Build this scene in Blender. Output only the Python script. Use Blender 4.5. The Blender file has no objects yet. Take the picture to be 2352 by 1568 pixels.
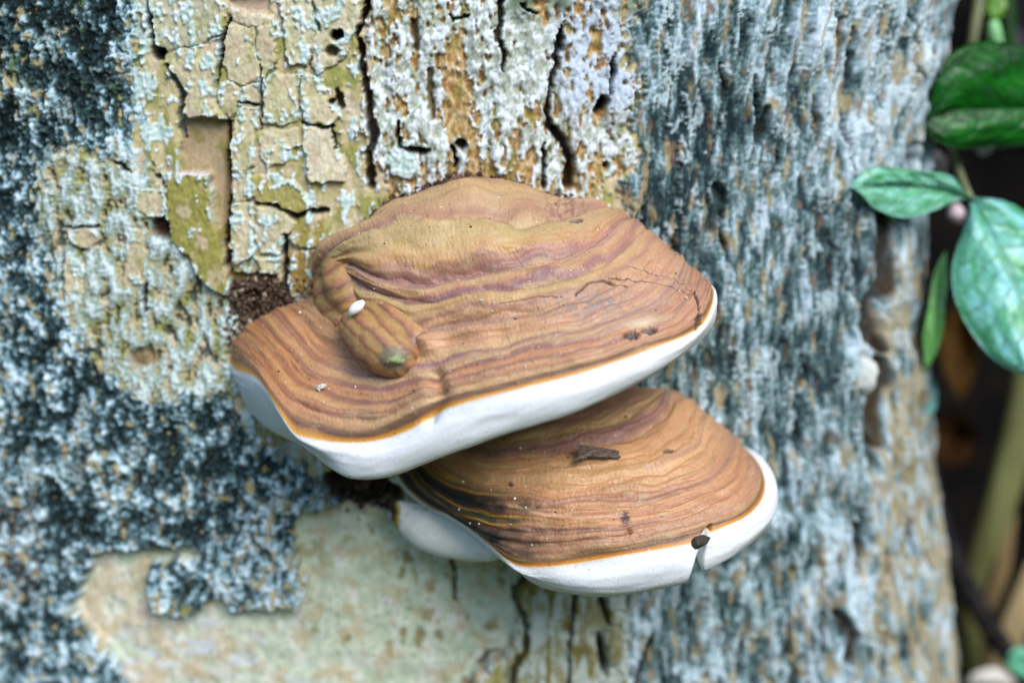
import bpy, bmesh, math, random
import numpy as np
from mathutils import Vector, Matrix

# ------------------------------------------------------------------ camera, sky, sun
SC = bpy.context.scene
COL = bpy.context.collection
TH = math.radians(16.0)            # camera pitch
D = 0.45                           # camera to the point it looks at
MPP = 0.30 / 2352.0                # metres per layout unit at that distance
S = D / MPP
FWD = np.array([0, math.cos(TH), -math.sin(TH)])
UPV = np.array([0, math.sin(TH), math.cos(TH)])
CAM = -D * FWD
cam_d = bpy.data.cameras.new("camera")
cam = bpy.data.objects.new("camera", cam_d); COL.objects.link(cam)
cam.location = CAM; cam.rotation_euler = (math.pi / 2 - TH, 0, 0)
cam_d.sensor_width = 36; cam_d.lens = 36 * D / 0.30
cam_d.clip_start = 0.01; cam_d.clip_end = 500
cam_d.dof.use_dof = True; cam_d.dof.focus_distance = 0.412; cam_d.dof.aperture_fstop = 4.5
SC.camera = cam

SUN_EL, SUN_AZ = math.radians(43), math.radians(152)   # azimuth from +Y (north), clockwise
w = bpy.data.worlds.new("World"); SC.world = w; w.use_nodes = True
nt = w.node_tree; bg = nt.nodes["Background"]
sky = nt.nodes.new("ShaderNodeTexSky"); sky.sky_type = 'NISHITA'; sky.sun_disc = False
sky.sun_elevation = SUN_EL; sky.sun_rotation = SUN_AZ
sky.air_density = 1.0; sky.dust_density = 1.0; sky.ozone_density = 1.6
nt.links.new(sky.outputs[0], bg.inputs[0]); bg.inputs[1].default_value = 0.15
sd = bpy.data.lights.new("sun", 'SUN'); sd.energy = 1.5; sd.angle = math.radians(32); sd.color = (1.0, 0.96, 0.9)
sun = bpy.data.objects.new("sun", sd); COL.objects.link(sun)
sdir = Vector((math.sin(SUN_AZ) * math.cos(SUN_EL), math.cos(SUN_AZ) * math.cos(SUN_EL), math.sin(SUN_EL)))
sun.rotation_euler = sdir.to_track_quat('Z', 'Y').to_euler()
SC.view_settings.view_transform = 'Standard'; SC.view_settings.look = 'None'
SC.view_settings.gamma = 1.0; SC.view_settings.exposure = 1.28
SC.cycles.max_bounces = 6; SC.cycles.use_denoising = True

# ------------------------------------------------------------------ numeric helpers
def lin(c):
    c = np.asarray(c, float) / 255.0
    return np.where(c <= 0.04045, c / 12.92, ((c + 0.055) / 1.055) ** 2.4)
AL = 0.80
def rgb(*c): return lin(c) * AL
def sst(a, b, x):
    t = np.clip((x - a) / (b - a), 0, 1); return t * t * (3 - 2 * t)
def mix(c, col, m):
    m = np.clip(m, 0, 1)[:, None]; return c * (1 - m) + np.asarray(col) * m
_perm = {}
def _tab(seed):
    if seed not in _perm:
        r = np.random.RandomState(seed + 11); p = r.permutation(256)
        a = r.rand(256) * 2 * math.pi
        _perm[seed] = (np.concatenate([p, p, p]).astype(np.int32), np.cos(a).astype(np.float32), np.sin(a).astype(np.float32))
    return _perm[seed]
def perlin(x, y, seed=0):
    p, gx, gy = _tab(seed)
    x0 = np.floor(x); y0 = np.floor(y)
    xf = (x - x0).astype(np.float32); yf = (y - y0).astype(np.float32)
    xi = x0.astype(np.int64) & 255; yi = y0.astype(np.int64) & 255
    u = xf * xf * xf * (xf * (xf * 6 - 15) + 10); v = yf * yf * yf * (yf * (yf * 6 - 15) + 10)
    def g(ix, iy, fx, fy):
        h = p[p[ix & 255] + (iy & 255)]
        return gx[h] * fx + gy[h] * fy
    a = g(xi, yi, xf, yf); b = g(xi + 1, yi, xf - 1, yf)
    c = g(xi, yi + 1, xf, yf - 1); d = g(xi + 1, yi + 1, xf - 1, yf - 1)
    ab = a + u * (b - a); cd = c + u * (d - c)
    return (ab + v * (cd - ab)) * 1.5
def fbm(x, y, o=3, seed=0, gain=0.5):
    s = 0; a = 1.0
    for i in range(o):
        s = s + a * perlin(x, y, seed + 31 * i); x = x * 2.03; y = y * 2.03; a *= gain
    return s
def worley(x, y, seed=0):
    r = np.random.RandomState(seed + 5); jx = r.rand(256).astype(np.float32); jy = r.rand(256).astype(np.float32); jc = r.rand(256).astype(np.float32)
    p = _tab(seed)[0]
    xi = np.floor(x).astype(np.int64); yi = np.floor(y).astype(np.int64)
    f1 = np.full(x.shape, 9.0, np.float32); f2 = f1.copy(); cid = np.zeros(x.shape, np.float32)
    for i in (-1, 0, 1):
        for j in (-1, 0, 1):
            h = p[p[(xi + i) & 255] + ((yi + j) & 255)]
            d = np.hypot(xi + i + jx[h] - x, yi + j + jy[h] - y)
            n = d < f1
            f2 = np.where(n, f1, np.minimum(f2, d)); cid = np.where(n, jc[h], cid); f1 = np.where(n, d, f1)
    return f1, f2, cid
def poly_sd(px, py, pts):
    """signed distance, positive inside"""
    pts = np.asarray(pts, float); d = np.full(px.shape, 1e9); ins = np.zeros(px.shape, bool)
    for i in range(len(pts)):
        ax, ay = pts[i]; bx, by = pts[(i + 1) % len(pts)]
        ex, ey = bx - ax, by - ay; L = ex * ex + ey * ey + 1e-12
        t = np.clip(((px - ax) * ex + (py - ay) * ey) / L, 0, 1)
        d = np.minimum(d, np.hypot(px - ax - t * ex, py - ay - t * ey))
        if abs(ey) > 1e-9:
            c = ((ay > py) != (by > py)) & (px < ex * (py - ay) / ey + ax); ins ^= c
    return np.where(ins, d, -d)
def line_d(px, py, pts, ws):
    """distance to a polyline divided by the local half width"""
    q = np.full(px.shape, 1e9)
    for i in range(len(pts) - 1):
        (ax, ay), (bx, by) = pts[i], pts[i + 1]
        ex, ey = bx - ax, by - ay; L = ex * ex + ey * ey + 1e-9
        t = np.clip(((px - ax) * ex + (py - ay) * ey) / L, 0, 1)
        ww = (ws[i] * (1 - t) + ws[i + 1] * t)
        q = np.minimum(q, np.hypot(px - ax - t * ex, py - ay - t * ey) / ww)
    return q
def crom(P, n, closed=False):
    """dense Catmull-Rom through P (k x m), resampled evenly to n points"""
    P = np.asarray(P, float)
    Q = np.vstack([2 * P[0] - P[1], P, 2 * P[-1] - P[-2]])
    out = []
    for i in range(1, len(Q) - 2):
        t = np.linspace(0, 1, 24, endpoint=False)[:, None]
        a, b, c, d = Q[i - 1], Q[i], Q[i + 1], Q[i + 2]
        out.append(0.5 * (2 * b + (c - a) * t + (2 * a - 5 * b + 4 * c - d) * t ** 2 + (3 * b - a - 3 * c + d) * t ** 3))
    out = np.vstack(out + [P[-1:]])
    L = np.concatenate([[0], np.cumsum(np.linalg.norm(np.diff(out, axis=0), axis=1))])
    s = np.linspace(0, L[-1], n)
    return np.stack([np.interp(s, L, out[:, k]) for k in range(P.shape[1])], 1)
def ray(dx, dy):
    dx = np.asarray(dx, float); dy = np.asarray(dy, float)
    return np.stack([(dx - 1176) / S, UPV[1] * (784 - dy) / S + FWD[1], UPV[2] * (784 - dy) / S + FWD[2]], -1)
def at(dx, dy, y):
    """the point of the place seen at layout position dx, dy whose world y is given"""
    r = ray(dx, dy); t = (np.asarray(y, float) - CAM[1]) / r[..., 1]
    return CAM + r * t[..., None]
def proj(p):
    q = p - CAM; z = q @ FWD
    return 1176 + S * q[..., 0] / z, 784 - S * (q @ UPV) / z

# ------------------------------------------------------------------ object helpers
def link(o, parent=None, label=None, cat=None, group=None, kind=None):
    if o.name not in COL.objects: COL.objects.link(o)
    if parent is not None: o.parent = parent
    if label: o["label"] = label
    if cat: o["category"] = cat
    if group: o["group"] = group
    if kind: o["kind"] = kind
    return o
def empty(name, loc=(0, 0, 0), **k):
    o = bpy.data.objects.new(name, None); o.empty_display_size = 0.01; o.location = loc
    link(o, **k); return o
def mesh_np(name, V, F, mat, col=None, parent=None, smooth=True, **k):
    V = np.asarray(V, np.float32); F = np.asarray(F, np.int32); n = F.shape[1]
    if parent is not None: V = V - np.array(parent.location, np.float32)
    me = bpy.data.meshes.new(name)
    me.vertices.add(len(V)); me.vertices.foreach_set("co", V.ravel())
    me.loops.add(F.size); me.loops.foreach_set("vertex_index", F.ravel())
    me.polygons.add(len(F)); me.polygons.foreach_set("loop_start", np.arange(0, F.size, n, dtype=np.int32))
    me.polygons.foreach_set("loop_total", np.full(len(F), n, np.int32))
    me.polygons.foreach_set("use_smooth", np.full(len(F), smooth, bool))
    me.update(); me.validate()
    if col is not None:
        a = me.color_attributes.new("Col", 'FLOAT_COLOR', 'POINT')
        c4 = np.ones((len(V), 4), np.float32); c4[:, :3] = col
        a.data.foreach_set("color", c4.ravel())
    me.materials.append(mat)
    o = bpy.data.objects.new(name, me); link(o, parent, **k); return o
def grid_faces(nr, nc):
    i = np.arange(nr * nc).reshape(nr, nc)
    return np.stack([i[:-1, :-1], i[:-1, 1:], i[1:, 1:], i[1:, :-1]], -1).reshape(-1, 4)
def sub_mesh(name, V, F, C, mask, mat, parent, **k):
    f = F[mask]
    if len(f) == 0: return None
    u, inv = np.unique(f, return_inverse=True)
    return mesh_np(name, V[u], inv.reshape(f.shape), mat, C[u], parent, **k)

def vmat(name, rough=0.85, spec=0.3, nscale=900, namp=0.18, bump=0.0, bscale=1500, sss=0.0, rvar=0.0):
    m = bpy.data.materials.new(name); m.use_nodes = True; t = m.node_tree; b = t.nodes["Principled BSDF"]
    a = t.nodes.new("ShaderNodeAttribute"); a.attribute_name = "Col"
    tc = t.nodes.new("ShaderNodeTexCoord")
    no = t.nodes.new("ShaderNodeTexNoise"); no.inputs["Scale"].default_value = nscale; no.inputs["Detail"].default_value = 3
    mp = t.nodes.new("ShaderNodeMapRange"); mp.inputs[1].default_value = 0.25; mp.inputs[2].default_value = 0.75
    mp.inputs[3].default_value = 1 - namp; mp.inputs[4].default_value = 1 + namp
    mx = t.nodes.new("ShaderNodeMix"); mx.data_type = 'RGBA'; mx.blend_type = 'MULTIPLY'; mx.inputs[0].default_value = 1
    t.links.new(tc.outputs["Object"], no.inputs["Vector"]); t.links.new(no.outputs["Fac"], mp.inputs[0])
    t.links.new(a.outputs["Color"], mx.inputs[6]); t.links.new(mp.outputs[0], mx.inputs[7])
    t.links.new(mx.outputs[2], b.inputs["Base Color"])
    b.inputs["Roughness"].default_value = rough; b.inputs["Specular IOR Level"].default_value = spec
    if rvar:
        mr = t.nodes.new("ShaderNodeMapRange"); mr.inputs[3].default_value = rough - rvar; mr.inputs[4].default_value = rough + rvar
        t.links.new(no.outputs["Fac"], mr.inputs[0]); t.links.new(mr.outputs[0], b.inputs["Roughness"])
    if bump:
        n2 = t.nodes.new("ShaderNodeTexNoise"); n2.inputs["Scale"].default_value = bscale; n2.inputs["Detail"].default_value = 2
        bp = t.nodes.new("ShaderNodeBump"); bp.inputs["Strength"].default_value = bump; bp.inputs["Distance"].default_value = 0.0004
        t.links.new(tc.outputs["Object"], n2.inputs["Vector"]); t.links.new(n2.outputs["Fac"], bp.inputs["Height"]); t.links.new(bp.outputs[0], b.inputs["Normal"])
    if sss:
        b.inputs["Subsurface Weight"].default_value = sss; b.inputs["Subsurface Radius"].default_value = (1, .9, .8); b.inputs["Subsurface Scale"].default_value = 0.002
    return m
def pmat(name, c1, c2, scale=200, rough=0.8, spec=0.3, detail=4, lo=0.35, hi=0.65, bump=0.0, stretch=(1, 1, 1), bdist=0.001):
    m = bpy.data.materials.new(name); m.use_nodes = True; t = m.node_tree; b = t.nodes["Principled BSDF"]
    tc = t.nodes.new("ShaderNodeTexCoord"); mp = t.nodes.new("ShaderNodeMapping"); mp.inputs["Scale"].default_value = stretch
    no = t.nodes.new("ShaderNodeTexNoise"); no.inputs["Scale"].default_value = scale; no.inputs["Detail"].default_value = detail
    cr = t.nodes.new("ShaderNodeValToRGB"); cr.color_ramp.elements[0].position = lo; cr.color_ramp.elements[1].position = hi
    cr.color_ramp.elements[0].color = (*c1, 1); cr.color_ramp.elements[1].color = (*c2, 1)
    t.links.new(tc.outputs["Object"], mp.inputs[0]); t.links.new(mp.outputs[0], no.inputs["Vector"])
    t.links.new(no.outputs["Fac"], cr.inputs[0]); t.links.new(cr.outputs[0], b.inputs["Base Color"])
    b.inputs["Roughness"].default_value = rough; b.inputs["Specular IOR Level"].default_value = spec
    if bump:
        bp = t.nodes.new("ShaderNodeBump"); bp.inputs["Strength"].default_value = bump; bp.inputs["Distance"].default_value = bdist
        t.links.new(no.outputs["Fac"], bp.inputs["Height"]); t.links.new(bp.outputs[0], b.inputs["Normal"])
    return m

M_BARK = vmat("bark_material", 0.9, 0.15, 1400, 0.16)
M_CAP = vmat("cap_material", 0.47, 0.4, 1600, 0.12, 0.25, 2500, rvar=0.12)
M_PORE = vmat("pore_material", 0.95, 0.06, 900, 0.05, 0.22, 3500, sss=0.1)

# ------------------------------------------------------------------ ground and backdrop bank
GZ = -0.50
def make_ground():
    g = np.concatenate([-np.geomspace(200, 0.02, 60), [0], np.geomspace(0.02, 200, 60)])
    X, Y = np.meshgrid(g, g); r = np.hypot(X, Y)
    Z = GZ + 0.02 * fbm(X * 5, Y * 5, 3, 3) * np.exp(-r / 6) + 0.3 * fbm(X / 30, Y / 30, 2, 4) * sst(5, 40, r) + 0.40 * np.maximum(r - 2.2, 0) * sst(2.2, 4.0, r) * np.where(r > 30, 30 / np.maximum(r, 1), 1)  # outer rise is an added slope out of view, blocking low horizon light
    V = np.stack([X, Y, Z], -1).reshape(-1, 3)
    m = pmat("forest_floor_material", (0.030, 0.030, 0.014), (0.060, 0.105, 0.035), 14, 0.95, 0.1, 8, 0.38, 0.62, 0.6, bdist=0.02)
    mesh_np("ground", V, grid_faces(len(g), len(g)), m, kind="structure")
make_ground()
def make_bank():
    """added dark backdrop, an overhanging bank that blackens the gap right of the trunk"""
    nu, nv = 120, 110
    U, Vv = np.meshgrid(np.linspace(-0.35, 1.6, nu), np.linspace(0, 1, nv))
    z = GZ - 0.05 + 1.5 * Vv
    y = 0.30 + 0.10 * np.sin(Vv * 3.0) - 0.30 * sst(0.62, 1.0, Vv) - 0.5 * sst(0.35, 1.5, U) + 0.03 * fbm(U * 9, z * 9, 4, 8) + 0.012 * fbm(U * 50, z * 50, 3, 18)
    y = y + 0.2 * sst(0.5, 0, Vv) * -0.4
    V = np.stack([U, y, z], -1).reshape(-1, 3)
    m = pmat("dark_backdrop_material", (0.0015, 0.0015, 0.002), (0.007, 0.005, 0.004), 60, 0.95, 0.1, 6, 0.4, 0.7, 0.5, bdist=0.004)  # near-black colour stands in for the shade in the gap
    mesh_np("backdrop_bank", V, grid_faces(nv, nu), m, kind="structure")
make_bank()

# ------------------------------------------------------------------ the trunk
PROF = [(-0.30, 0.20), (-0.27, .095), (-0.22, .038), (-0.15, .010), (-0.08, 0.001), (0, .002), (0.052, .009), (0.090, .020),
        (0.114, .034), (0.128, .052), (0.135, .076), (0.135, .105), (0.121, .145), (0.075, .20), (0, .26), (-.1, .30), (-.22, .28), (-0.30, 0.20)]
PR = crom(PROF, 6000)
PA = np.concatenate([[0], np.cumsum(np.hypot(*np.diff(PR, axis=0).T))])
_f = (np.arange(6000) > 300) & (PR[:, 1] < 0.09) & (PR[:, 0] > -0.27)
FX, FY = PR[_f, 0], PR[_f, 1]
def yt(x): return np.interp(x, FX, FY)
def on_trunk(dx, dy, out=0.004):
    y = np.zeros(np.shape(dx)) + 0.0
    for _ in range(25): y = 0.5 * y + 0.5 * (yt(at(dx, dy, y)[..., 0]) - out)
    return at(dx, dy, y)
def zA(*p): return [(298 + .2667 * x, .2667 * y) for x, y in p]
def zB(*p): return [(.2667 * x, 313.6 + .2667 * y) for x, y in p]
def zC(*p): return [(784 + .2667 * x, .2667 * y) for x, y in p]
def zD(*p): return [(1019 + .2667 * x, 1150 + .2667 * y) for x, y in p]
def zE(*p): return [(1725 + .2667 * x, 1150 + .2667 * y) for x, y in p]
def zF(*p): return [(352.8 + .25 * x, 352.8 + .25 * y) for x, y in p]
def zG(*p): return [(1568 + .35 * x, 470 + .35 * y) for x, y in p]
def zH(*p): return [(1568 + .35 * x, .35 * y) for x, y in p]

PLATES = [
    zA((170, -30), (760, -30), (800, 60), (830, 200), (800, 290), (600, 380), (330, 430), (250, 400), (220, 250)),
    zA((335, 445), (600, 395), (785, 320), (775, 480), (765, 650), (735, 760), (740, 900), (860, 1030), (720, 1005), (600, 1005), (560, 1040), (480, 960), (470, 860), (500, 800), (430, 690), (335, 660)),
    zA((850, 235), (900, 195), (960, 225), (1095, 245), (1065, 400), (1125, 560), (1125, 700), (960, 715), (860, 690), (825, 600), (805, 480), (835, 350)),
    zA((1115, 240), (1248, 172), (1262, 330), (1262, 540), (1200, 640), (1150, 662), (1142, 560), (1092, 400)),
    zA((885, 55), (1000, 108), (1180, 113), (1243, 163), (1105, 232), (960, 212), (900, 182), (865, 120)),
    zA((955, 745), (1125, 725), (1125, 880), (1040, 862), (955, 850)),
    zA((945, 915), (1125, 925), (1122, 1080), (1075, 1140), (1085, 1400), (1010, 1470), (885, 1470), (872, 1200), (905, 1085)),
    zA((1165, 695), (1270, 625), (1455, 655), (1462, 860), (1435, 1030), (1290, 1075), (1185, 1055), (1162, 900)),
    zA((1485, 645), (1600, 665), (1700, 765), (1690, 870), (1795, 965), (1740, 1070), (1525, 1045), (1485, 860)),
    zA((1505, 1085), (1745, 1105), (1765, 1290), (1845, 1345), (1855, 1550), (1545, 1560), (1525, 1330), (1485, 1240)),
    zA((1145, 1125), (1200, 1105), (1445, 1105), (1465, 1255), (1350, 1285), (1325, 1395), (1200, 1415), (1125, 1330)),
    zA((1285, 15), (1560, -30), (1600, 200), (1640, 280), (1560, 400), (1535, 555), (1385, 555), (1345, 420), (1335, 200)),
    zA((1600, -30), (1900, -30), (2010, 90), (1900, 330), (1865, 480), (1620, 630), (1570, 560), (1575, 390), (1655, 265)),
    zA((780, 760), (850, 705), (935, 740), (930, 890), (895, 1005), (770, 930), (760, 850)),
    zF((150, 270), (250, 150), (460, 145), (540, 190), (530, 300), (540, 450), (530, 560), (620, 780), (680, 1030), (740, 1120), (720, 1280), (560, 1240), (430, 1100), (300, 880), (190, 800), (130, 580), (145, 420)),
    zF((725, 465), (875, 405), (928, 470), (935, 620), (925, 900), (760, 1010), (725, 900), (705, 740), (695, 680)),
    zF((955, 475), (1140, 490), (1280, 600), (1300, 660), (1205, 750), (1200, 900), (1000, 900), (950, 800)),
    zF((755, 175), (880, 155), (928, 380), (870, 395), (745, 435), (722, 300)),
    zF((905, 195), (1040, 195), (1090, 315), (1230, 235), (1330, 285), (1450, 480), (1380, 520), (1310, 545), (1160, 455), (950, 420), (920, 330)),
    zF((1330, 605), (1480, 560), (1568, 580), (1575, 835), (1350, 850), (1245, 755)),
    zF((1260, 915), (1400, 885), (1540, 865), (1545, 1200), (1400, 1285), (1260, 1275)),
    zF((940, 935), (1150, 950), (1150, 1080), (1060, 1160), (930, 1110), (1000, 1050)),
    zB((590, 1040), (700, 1040), (740, 1150), (720, 1330), (600, 1330), (575, 1180)),
    zB((1190, 430), (1440, 470), (1450, 660), (1300, 690), (1180, 600)),
    zB((590, 780), (860, 800), (880, 880), (780, 950), (640, 930)),
    zB((1120, 780), (1250, 800), (1260, 1000), (1240, 1250), (1080, 1290), (1100, 1000)),
    zC((490, 1210), (620, 1200), (650, 1420), (600, 1540), (420, 1470), (400, 1340)),
]
PCOL = [(150, 155, 120), (176, 165, 112), (184, 170, 126), (182, 168, 122), (196, 182, 160), (188, 172, 124), (180, 166, 116), (172, 164, 112),
        (186, 176, 132), (198, 188, 160), (176, 166, 118), (188, 184, 152), (198, 188, 158), (180, 166, 120), (150, 146, 78), (178, 164, 118),
        (182, 172, 128), (180, 166, 120), (164, 156, 96), (150, 140, 74), (150, 124, 62), (172, 166, 112), (186, 170, 120), (180, 170, 124), (176, 160, 110), (168, 150, 100), (222, 220, 205)]
PLIFT = [1.4, 1.9, 1.3, 1.4, 1.6, 1.0, 1.2, 1.0, 1.1, 1.2, 1.0, 0.9, 1.5, 1.1, 3.0, 1.3, 1.4, 1.2, 1.5, 1.2, 0.6, 1.6, 0.9, 1.1, 0.9, 0.3, 1.6]
# cracks: points, half widths, depth in mm, colour
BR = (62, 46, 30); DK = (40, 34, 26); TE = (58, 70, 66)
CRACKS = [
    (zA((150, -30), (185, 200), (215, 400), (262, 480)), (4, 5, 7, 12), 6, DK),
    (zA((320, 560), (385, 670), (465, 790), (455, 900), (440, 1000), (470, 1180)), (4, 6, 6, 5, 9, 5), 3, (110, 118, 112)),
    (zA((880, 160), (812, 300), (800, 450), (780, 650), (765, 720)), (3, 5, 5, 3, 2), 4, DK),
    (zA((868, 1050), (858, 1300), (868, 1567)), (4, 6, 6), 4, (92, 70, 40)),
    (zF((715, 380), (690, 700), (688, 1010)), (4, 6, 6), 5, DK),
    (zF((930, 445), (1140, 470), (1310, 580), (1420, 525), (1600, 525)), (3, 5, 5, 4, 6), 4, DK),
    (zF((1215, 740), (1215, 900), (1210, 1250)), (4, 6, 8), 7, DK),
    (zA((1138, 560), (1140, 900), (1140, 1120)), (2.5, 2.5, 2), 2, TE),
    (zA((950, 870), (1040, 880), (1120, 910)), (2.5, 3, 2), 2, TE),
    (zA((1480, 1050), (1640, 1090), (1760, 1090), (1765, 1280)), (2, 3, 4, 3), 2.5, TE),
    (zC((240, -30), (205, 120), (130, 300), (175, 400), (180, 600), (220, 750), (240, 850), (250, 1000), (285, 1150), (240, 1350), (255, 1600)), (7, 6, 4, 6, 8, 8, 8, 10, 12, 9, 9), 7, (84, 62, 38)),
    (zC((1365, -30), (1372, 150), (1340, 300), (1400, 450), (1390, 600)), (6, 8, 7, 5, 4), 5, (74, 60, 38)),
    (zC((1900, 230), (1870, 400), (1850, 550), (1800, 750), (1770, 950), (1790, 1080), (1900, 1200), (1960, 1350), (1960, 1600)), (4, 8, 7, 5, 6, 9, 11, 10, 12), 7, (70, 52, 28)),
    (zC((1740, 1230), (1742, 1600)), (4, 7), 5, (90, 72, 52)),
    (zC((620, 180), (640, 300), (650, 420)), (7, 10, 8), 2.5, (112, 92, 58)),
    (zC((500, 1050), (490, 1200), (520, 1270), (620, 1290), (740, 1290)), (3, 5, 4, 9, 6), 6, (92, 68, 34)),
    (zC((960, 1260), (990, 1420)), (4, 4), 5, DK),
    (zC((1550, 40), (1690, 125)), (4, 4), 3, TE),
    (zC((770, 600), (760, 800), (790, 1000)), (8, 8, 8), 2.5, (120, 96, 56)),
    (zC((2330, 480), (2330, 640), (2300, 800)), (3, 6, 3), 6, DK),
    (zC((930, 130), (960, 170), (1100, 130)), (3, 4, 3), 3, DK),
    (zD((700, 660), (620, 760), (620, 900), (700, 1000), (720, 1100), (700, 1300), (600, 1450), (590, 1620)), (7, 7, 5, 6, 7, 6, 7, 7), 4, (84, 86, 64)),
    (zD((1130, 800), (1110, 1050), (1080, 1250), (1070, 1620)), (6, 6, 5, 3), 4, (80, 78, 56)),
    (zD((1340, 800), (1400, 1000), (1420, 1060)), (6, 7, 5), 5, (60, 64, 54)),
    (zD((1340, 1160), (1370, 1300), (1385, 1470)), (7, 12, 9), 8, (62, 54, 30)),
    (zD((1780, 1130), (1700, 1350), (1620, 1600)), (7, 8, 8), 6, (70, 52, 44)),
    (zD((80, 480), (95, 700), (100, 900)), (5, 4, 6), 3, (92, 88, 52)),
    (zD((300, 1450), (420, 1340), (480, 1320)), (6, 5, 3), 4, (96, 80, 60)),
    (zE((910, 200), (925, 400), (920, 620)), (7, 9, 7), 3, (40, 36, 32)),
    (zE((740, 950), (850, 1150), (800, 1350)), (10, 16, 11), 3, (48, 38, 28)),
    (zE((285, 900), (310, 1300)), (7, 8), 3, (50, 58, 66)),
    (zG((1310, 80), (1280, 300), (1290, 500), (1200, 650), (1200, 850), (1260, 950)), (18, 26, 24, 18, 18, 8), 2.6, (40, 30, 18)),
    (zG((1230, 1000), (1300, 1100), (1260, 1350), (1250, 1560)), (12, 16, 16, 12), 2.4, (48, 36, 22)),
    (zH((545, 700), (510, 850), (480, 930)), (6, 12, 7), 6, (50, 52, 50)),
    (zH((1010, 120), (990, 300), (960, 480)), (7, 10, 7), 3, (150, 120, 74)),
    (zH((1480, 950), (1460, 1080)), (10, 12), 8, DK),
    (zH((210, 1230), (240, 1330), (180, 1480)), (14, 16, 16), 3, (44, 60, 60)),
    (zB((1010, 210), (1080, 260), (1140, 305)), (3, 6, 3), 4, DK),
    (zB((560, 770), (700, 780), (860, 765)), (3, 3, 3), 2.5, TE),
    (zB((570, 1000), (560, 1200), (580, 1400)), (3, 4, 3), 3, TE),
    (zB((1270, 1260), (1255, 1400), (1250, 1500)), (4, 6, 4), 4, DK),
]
HOLES = [  # x, y, rx, ry, tilt, depth mm, colour
    (775, 79, 15, 12, -0.6, 9, (22, 20, 18)), (764, 116, 16, 14, 0.5, 3, (96, 92, 62)), (781, 229, 9, 22, -0.15, 5, (112, 82, 58)), (763, 232, 8, 6, 0, 3.5, (112, 82, 58)),
    (1379, 240, 13, 24, 0.55, 9, (26, 24, 20)), (1408, 160, 6, 18, -0.1, 7, (24, 24, 22)), (366, 121, 15, 16, 0, 6, (66, 44, 34)),
    (373, 522, 23, 25, 0, 5, (96, 58, 38)), (1392, 380, 6, 9, 0, 4, (120, 82, 46)), (1060, 330, 14, 12, 0, 6, (110, 78, 36)),
    (835, 1125, 95, 42, 0.25, 9, (36, 34, 28)), (600, 690, 75, 40, 0.1, 4, (76, 62, 52)), (330, 820, 32, 26, 0, 2.2, (140, 118, 82)), (385, 1270, 14, 10, 0, 1, (130, 120, 84)),  # first entry: added dark hollow painting the black shadow between the brackets
]
BARE = [(420, 2100), (330, 1640), (262, 1510), (165, 1392), (200, 1310), (232, 1262), (458, 1256), (462, 1285), (352, 1288), (338, 1330), (350, 1395), (400, 1416), (440, 1418), (466, 1398), (472, 1378), (515, 1378), (545, 1408),
        (600, 1402), (640, 1388), (690, 1392), (706, 1340), (688, 1290), (668, 1210), (680, 1182), (770, 1164), (860, 1148), (900, 1200), (1000, 1280), (1170, 1320), (1190, 1400), (1175, 1490), (1090, 1560), (1060, 1660), (1000, 2100)]
RECESS = [(424, 274), (470, 264), (528, 274), (531, 350), (531, 455), (528, 520), (527, 600), (532, 690), (620, 690), (640, 625), (540, 625), (522, 590), (500, 520), (482, 395), (412, 395), (416, 330)]
TOPREC = zA((820, -40), (1210, -40), (1200, 105), (1090, 105), (960, 85), (880, 50))
DARKZ = [(-900, -700), (300, -700), (318, 100), (300, 160), (308, 240), (318, 300), (300, 370), (235, 375), (160, 345), (100, 380), (110, 470), (140, 560), (150, 640), (170, 720), (220, 780), (260, 850),
         (340, 880), (450, 880), (520, 850), (560, 960), (680, 1040), (760, 1110), (780, 1150), (700, 1190), (690, 1400), (330, 1420), (260, 1290), (210, 1400), (330, 1600), (330, 2300), (-900, 2300)]
TOPC = [(800, -700), (1450, -700), (1450, 100), (1445, 250), (1440, 400), (1350, 480), (900, 480), (850, 380), (840, 200), (850, 60)]

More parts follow.
